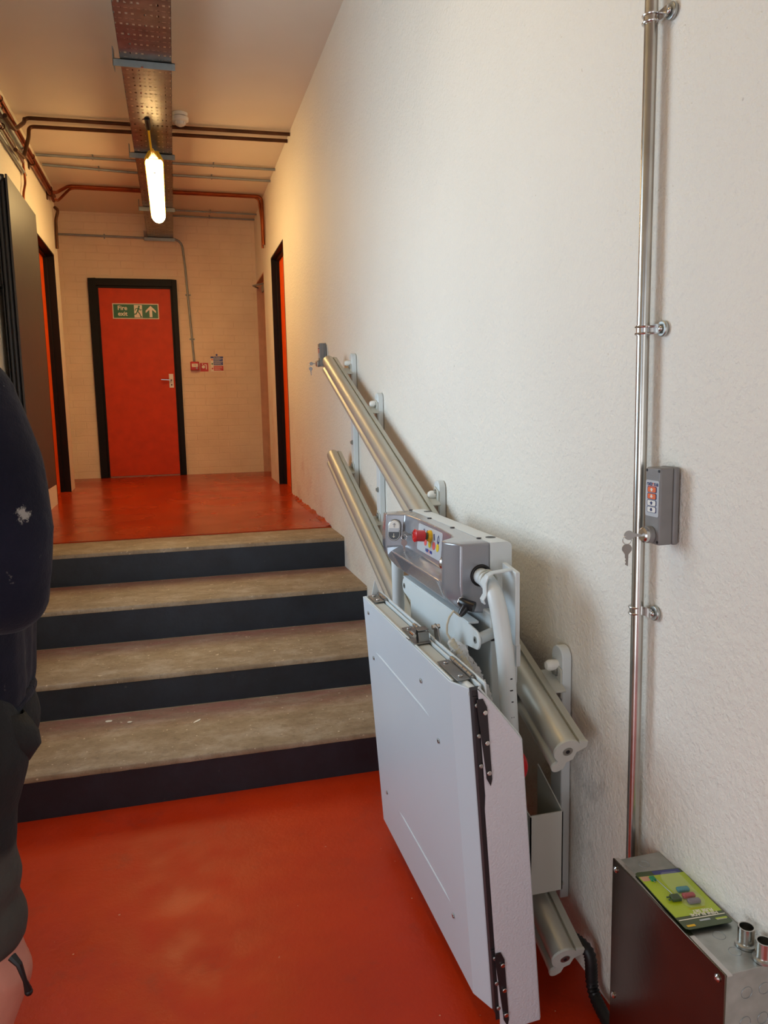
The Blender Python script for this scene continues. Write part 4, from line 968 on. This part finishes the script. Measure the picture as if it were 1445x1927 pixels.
for (px, py, lab) in ((1403, 1778, 'shiny steel conduit bush standing on the box, farther of two'), (1437, 1806, 'shiny steel conduit bush at the right edge of the photo, nearer of two')):
    q = onz(px, py, ZBOX); b = thing('conduit_bush', (q.x, q.y, ZBOX), lab, 'conduit fitting', 'steel conduit bushes on the box')
    m = MB(); R4 = []
    for r_, z in ((.0115, .0), (.0115, .034), (.0138, .034), (.0138, .006), (.0138, .0)): R4.append([(q.x+r_*math.cos(t), q.y+r_*math.sin(t), ZBOX+.0006+z) for t in [2*math.pi*i/32 for i in range(32)]])
    m.loft(R4, False); m.build('threaded_sleeve', 'conduit_steel', b, ang=50)
    m = MB(); R4 = []
    for r_, z in ((.0135, .0), (.018, .0), (.018, .0045), (.0135, .006)): R4.append([(q.x+r_*math.cos(t), q.y+r_*math.sin(t), ZBOX+.0006+z) for t in [2*math.pi*i/32 for i in range(32)]])
    m.loft(R4, False); m.build('flange_ring', 'galv', b, ang=50)
# fuse pack, lying face up, its print upside down for the camera
fp = thing('fuse_pack', (.885, 1.16, ZBOX), 'lime green blister card of mini blade fuses lying on the steel box', 'fuse pack')
A, B, C_, D = [onz(px, py, ZBOX+.006) for px, py in ((1193, 1641), (1280, 1631), (1381, 1736), (1292, 1752))]
def card(u, v, h=.0):      # u 0..1 across (away from the wall -> wall), v 0..1 from the far end to the near end
    p = (A*(1-u)+B*u)*(1-v)+(D*(1-u)+C_*u)*v
    lift = .0035*math.sin(v*math.pi)*-1+.003*(v**3)*4
    return Vector((p.x, p.y, ZBOX+.0035+max(0, .004*(v-.55)*2)+h))
def sheet(m, u0, u1, v0, v1, h, th=.0006, n=10, rc_=0):
    top = []; 
    for i in range(n+1):
        v = v0+(v1-v0)*i/n; k = 0
        if rc_:
            e = min(v-v0, v1-v)*1.9
            if e < rc_: k = rc_-math.sqrt(max(0, rc_**2-(rc_-e)**2))
        top.append((card(u0+k, v, h), card(u1-k, v, h)))
    rings = [[a, b, b+Vector((0, 0, th)), a+Vector((0, 0, th))] for a, b in top]
    m.loft(rings); return m
vv = [0, .012, .03, .06, .5, .94, .97, .988, 1]
m = sheet(MB(), 0, 1, 0, 1, 0, .0007, 60, .07); m.build('backing_card', 'card_green', fp, smooth=False)
m = sheet(MB(), .012, .988, .085, .80, .0008, .0002, 12); m.build('lime_field', 'card_lime', fp, smooth=False)
m = sheet(MB(), .36, .93, .012, .085, .0008, .0002, 4); m.build('blue_corner', 'card_blue', fp, smooth=False)
m = sheet(MB(), .02, .99, .845, .858, .0009, .0002, 4); m.build('white_line', 'sign_white', fp, smooth=False)
m = sheet(MB(), .07, .24, .935, .965, .0009, .0002, 3); m.build('yellow_tab', 'yellow_plastic', fp, smooth=False)
m = sheet(MB(), .40, .62, .885, .91, .0009, .0002, 3); m.build('hang_hole', 'label_grey', fp, smooth=False)
m = sheet(MB(), .03, .20, .09, .17, .0011, .0002, 3); m.build('photo_print', 'pink_wood', fp, smooth=False)
cr = (A-B); cr.z = 0; cr.normalize(); cu_ = (C_-B); cu_.z = 0; cu_ = (cu_-cr*cu_.dot(cr)).normalized()   # text right = away from the wall, text up = towards the camera
text_part('MINI BLADE', 'lettering', 'sign_white', fp, card(.60, .808, .0013), cr, cu_, .0100, .0001, .0003)
text_part('FUSE SET', 'lettering', 'sign_white', fp, card(.63, .755, .0013), cr, cu_, .0100, .0001, .0003)
text_part('ACCESSORIES', 'lettering', 'sign_white', fp, card(.83, .93, .0013), cr, cu_, .0032, .0001)
m = sheet(MB(), .40, .75, .70, .707, .0013, .0001, 3); m.build('small_print', 'button_yellow', fp, smooth=False)
m = sheet(MB(), .72, .96, .90, .925, .0010, .0002, 3); m.build('name_tab', 'card_lime', fp, smooth=False)
for v, c_ in ((.41, 'fuse_teal'), (.52, 'fuse_red'), (.62, 'fuse_grey')):
    c = card(.61, v, .0055); m = MB(); m.obox(c, cr, .0125, cu_, .0055, (0, 0, 1), .004); m.build('mini_fuse', c_, fp, bevel=.003, seg=3)
m = MB(); c = card(.24, .155, .003); m.obox(c, cr, .005, cu_, .006, (0, 0, 1), .0025); m.build('fuse_head', 'fuse_green', fp, bevel=.001)
m = MB(); m.tube([card(.22, .19, .004), card(.22, .23, .004)], .0008, 6); m.tube([card(.29, .18, .004), card(.34, .45, .004)], .0007, 6); m.build('fuse_leg', 'stainless', fp)
m = MB(); c = card(.33, .52, .0045); m.obox(c, cr, .009, cu_, .008, (0, 0, 1), .003); m.obox(c+cr*.012+cu_*.004, cr, .004, cu_, .0015, (0, 0, 1), .0012); m.obox(c+cr*.012-cu_*.004, cr, .004, cu_, .0015, (0, 0, 1), .0012); m.build('fuse_puller', 'dark_green', fp, bevel=.0008)
m = MB(); sheet(m, .40, .80, .12, .70, .0012, .0095, 14, .05); m.build('blister', 'blister', fp, bevel=.002)

# ================================================================ PERSON AT THE LEFT EDGE (seen from the side, facing left)
pe = thing('person', (-.40, 1.60, 0), 'person in paint-stained navy fleece and black work trousers standing at the left edge', 'person')
def caps(chains):
    m = MB()
    for ch in chains:
        pts = [Vector(c[:3]) for c in ch]; rs = [c[3] for c in ch]
        P_, R_ = [], []
        for i in range(len(pts)-1):
            for k in range(4): P_.append(pts[i].lerp(pts[i+1], k/4)); R_.append(rs[i]+(rs[i+1]-rs[i])*k/4)
        P_.append(pts[-1]); R_.append(rs[-1]); m.tube(P_, R_, 16)
        for p, r_ in zip(pts, rs): m.ball(p, r_, seg=16)
    return m
def ell(m, c, r3): m.ball(c, 1, r3, 20)
YC = 1.60
BO = (0, 0)
def hand(sx, w_, d, up, curl=.6):
    """palm and five separate curled fingers; w_ wrist, d pointing direction, up = back of the hand"""
    w_ = Vector(w_); d = Vector(d).normalized(); up = Vector(up).normalized(); s = d.cross(up)*sx; ch = []
    for k in (-1, -.3, .4, 1): ch.append([(*(w_+s*k*.018), .016), (*(w_+d*.085+s*k*.030), .013)])
    for k, L1 in ((-1.0, .066), (-.34, .076), (.34, .072), (1.0, .056)):
        a = w_+d*.088+s*k*.031; b = a+d*L1*.45-up*.010*curl; c = b+(d*.75-up*.7*curl).normalized()*L1*.32; e = c+(d*.35-up*curl).normalized()*L1*.27
        ch.append([(*a, .0100), (*b, .0092), (*c, .0085), (*e, .0072)])
    a = w_+d*.02-s*.026; b = a+(d*.6-s*.7-up*.3).normalized()*.038; c = b+(d*.9-s*.2-up*.3).normalized()*.03; ch.append([(*a, .014), (*b, .0115), (*c, .0095)])
    return ch
# joints
nk = (-.49, YC, 1.52); hipz = .93
Lsh, Rsh = (-.335, YC-.20, 1.43), (-.41, YC+.19, 1.44)
Lel, Rel = (-.290, YC-.215, 1.130), (-.42, YC+.24, 1.14)
Lwr, Rwr = (-.54, YC-.20, 1.10), (-.62, YC+.16, 1.06)
LEG = [dict(h=(-.415, YC-.10, .90), k=(-.418, YC-.11, .52), a=(-.430, YC-.12, .09), t=(-.56, YC-.13, .04)),
       dict(h=(-.44, YC+.10, .90), k=(-.50, YC+.12, .52), a=(-.50, YC+.13, .09), t=(-.64, YC+.16, .04))]
body = [[(-.41, YC, .93, .10), (-.41, YC, 1.10, .09), (-.42, YC, 1.30, .09), (-.44, YC, 1.45, .065), (-.475, YC, 1.56, .058)]]
for sh, el, wr in ((Lsh, Lel, Lwr), (Rsh, Rel, Rwr)):
    body.append([(-.43, YC, 1.40, .07), (*sh, .050), (*el, .038), (*wr, .026)])
body += hand(1, Lwr, (-1, .05, -.05), (0, -1, .2)); body += hand(-1, Rwr, (-1, -.1, -.1), (0, 1, .2))
for g in LEG:
    k = Vector(g['k']); a = Vector(g['a']); cm = k.lerp(a, .34)+Vector((.040, 0, 0))
    body.append([(*g['h'], .08), (*k, .050), (*cm, .060), (*k.lerp(a, .7), .040), (*a, .034), (*g['t'], .028)])
m = caps(body)
hc = Vector((-.54, YC, 1.66)); ell(m, hc, (.098, .075, .118)); ell(m, hc+Vector((-.035, 0, -.06)), (.060, .055, .060))
m.tube([hc+Vector((-.088, 0, .02)), hc+Vector((-.112, 0, -.018)), hc+Vector((-.100, 0, -.028))], [.008, .013, .009], 10)
for s in (-1, 1):
    ell(m, hc+Vector((.005, s*.076, -.01)), (.020, .009, .032)); ell(m, hc+Vector((-.086, s*.028, .005)), (.012, .013, .012))
m.tube([hc+Vector((-.082, -.025, -.062)), hc+Vector((-.097, 0, -.062)), hc+Vector((-.082, .025, -.062))], [.005, .008, .005], 8)
m.build('body', 'skin', pe, remesh=.0055)
m = MB(); ell(m, hc+Vector((.018, 0, .030)), (.098, .082, .104)); ell(m, hc+Vector((.05, 0, -.02)), (.058, .07, .07)); m.build('hair', 'hair', pe, remesh=.008)
for s in (-1, 1):
    m = MB(); m.ball(hc+Vector((-.094, s*.028, .008)), .0075); m.build('eye', 'white_plastic', pe); m = MB(); m.ball(hc+Vector((-.0995, s*.028, .008)), .0035); m.build('iris', 'ink_black', pe)
# fleece
fle = [[(-.41, YC, .925, .108), (-.400, YC, 1.08, .112), (-.40, YC, 1.20, .125), (-.42, YC, 1.34, .12), (-.455, YC, 1.48, .080), (-.48, YC, 1.53, .070)],
       [(-.408, YC-.055, .915, .106), (-.402, YC-.06, 1.20, .108), (-.41, YC-.08, 1.37, .10), (-.385, YC-.10, 1.478, .072)], [(-.408, YC+.055, .915, .106), (-.398, YC+.06, 1.20, .115), (-.41, YC+.08, 1.37, .10)],
       [(-.44, YC-.04, 1.43, .085), (-.335, YC-.185, 1.452, .084), (-.300, YC-.20, 1.34, .084), (-.286, YC-.21, 1.24, .078), (-.292, YC-.215, 1.135, .072), (-.38, YC-.21, 1.122, .062), (-.52, YC-.20, 1.10, .042)],
       [(-.44, YC+.04, 1.42, .085), (*Rsh, .078), (-.42, YC+.22, 1.27, .072), (*Rel, .062), (-.52, YC+.2, 1.10, .05), (-.60, YC+.165, 1.065, .042)]]
m = caps(fle)
for z, r_ in ((1.235, .088), (1.17, .083)):   # creases round the upper arm
    pass
m.build('fleece_jumper', 'fleece', pe, remesh=.008)
m = MB(); pts = [(-.412+.104*math.cos(t), YC+.165*math.sin(t), .868+.02*math.cos(t)) for t in [2*math.pi*i/40 for i in range(41)]]; m.tube(pts, .010, 8); m.build('fleece_hem', 'fleece', pe)
# trousers, rolled to below the knee
tro = [[(-.41, YC, .885, .098), (-.40, YC, .84, .11)]]
for i, g in enumerate(LEG):
    h, k = Vector(g['h']), Vector(g['k'])
    tro.append([(*(h+Vector((.0, 0, -.03))), .102), (*(h+Vector((.012, 0, -.10))), .106), (*h.lerp(k, .5), .092), (*(k+Vector((0, 0, .09))), .084), (*(k+Vector((.002, 0, .05))), .090), (*(k+Vector((-.004, 0, .0))), .076), (*(k+Vector((.010, 0, -.04))), .086), (*(k+Vector((.0, 0, -.07))), .074)])
m = caps(tro); m.build('work_trousers', 'trousers', pe, remesh=.009)
# gaping hip pocket and seams
m = MB(); R5 = []
for z, r_, o in ((.895, .102, -.006), (.855, .122, -.004), (.83, .124, -.004), (.80, .104, -.006)):
    R5.append([(-.40+o+r_*math.cos(t), YC-.085+.075*math.sin(t), z-.025*math.cos(t-.6)) for t in [math.radians(-100+220*i/20) for i in range(21)]])
V = [v for r_ in R5 for v in r_]; F = [(a*21+i, a*21+i+1, (a+1)*21+i+1, (a+1)*21+i) for a in range(3) for i in range(20)]
m.poly(V, F); o = m.build('holster_pocket', 'trousers', pe); sd_ = o.modifiers.new('t', 'SOLIDIFY'); sd_.thickness = .004
# dangling black cord at the calf
m = MB(); m.tube([ony(22, 1800, 1.43), ony(36, 1815, 1.42), ony(47, 1845, 1.42), ony(53, 1862, 1.425)], [.008, .006, .004, .007], 8); m.ball(ony(54, 1866, 1.425), .0075); m.build('trouser_cord', 'black_rubber', pe)
for g in LEG:
    a = Vector(g['a']); m = caps([[(a.x+.02, a.y, .05, .045), (a.x-.08, a.y-.005, .045, .045), (a.x-.17, a.y-.01, .038, .038)], [(a.x, a.y, .06, .05), (a.x, a.y, .14, .052)]]); 
    bo = m.build('boot', 'boot', pe, remesh=.008)
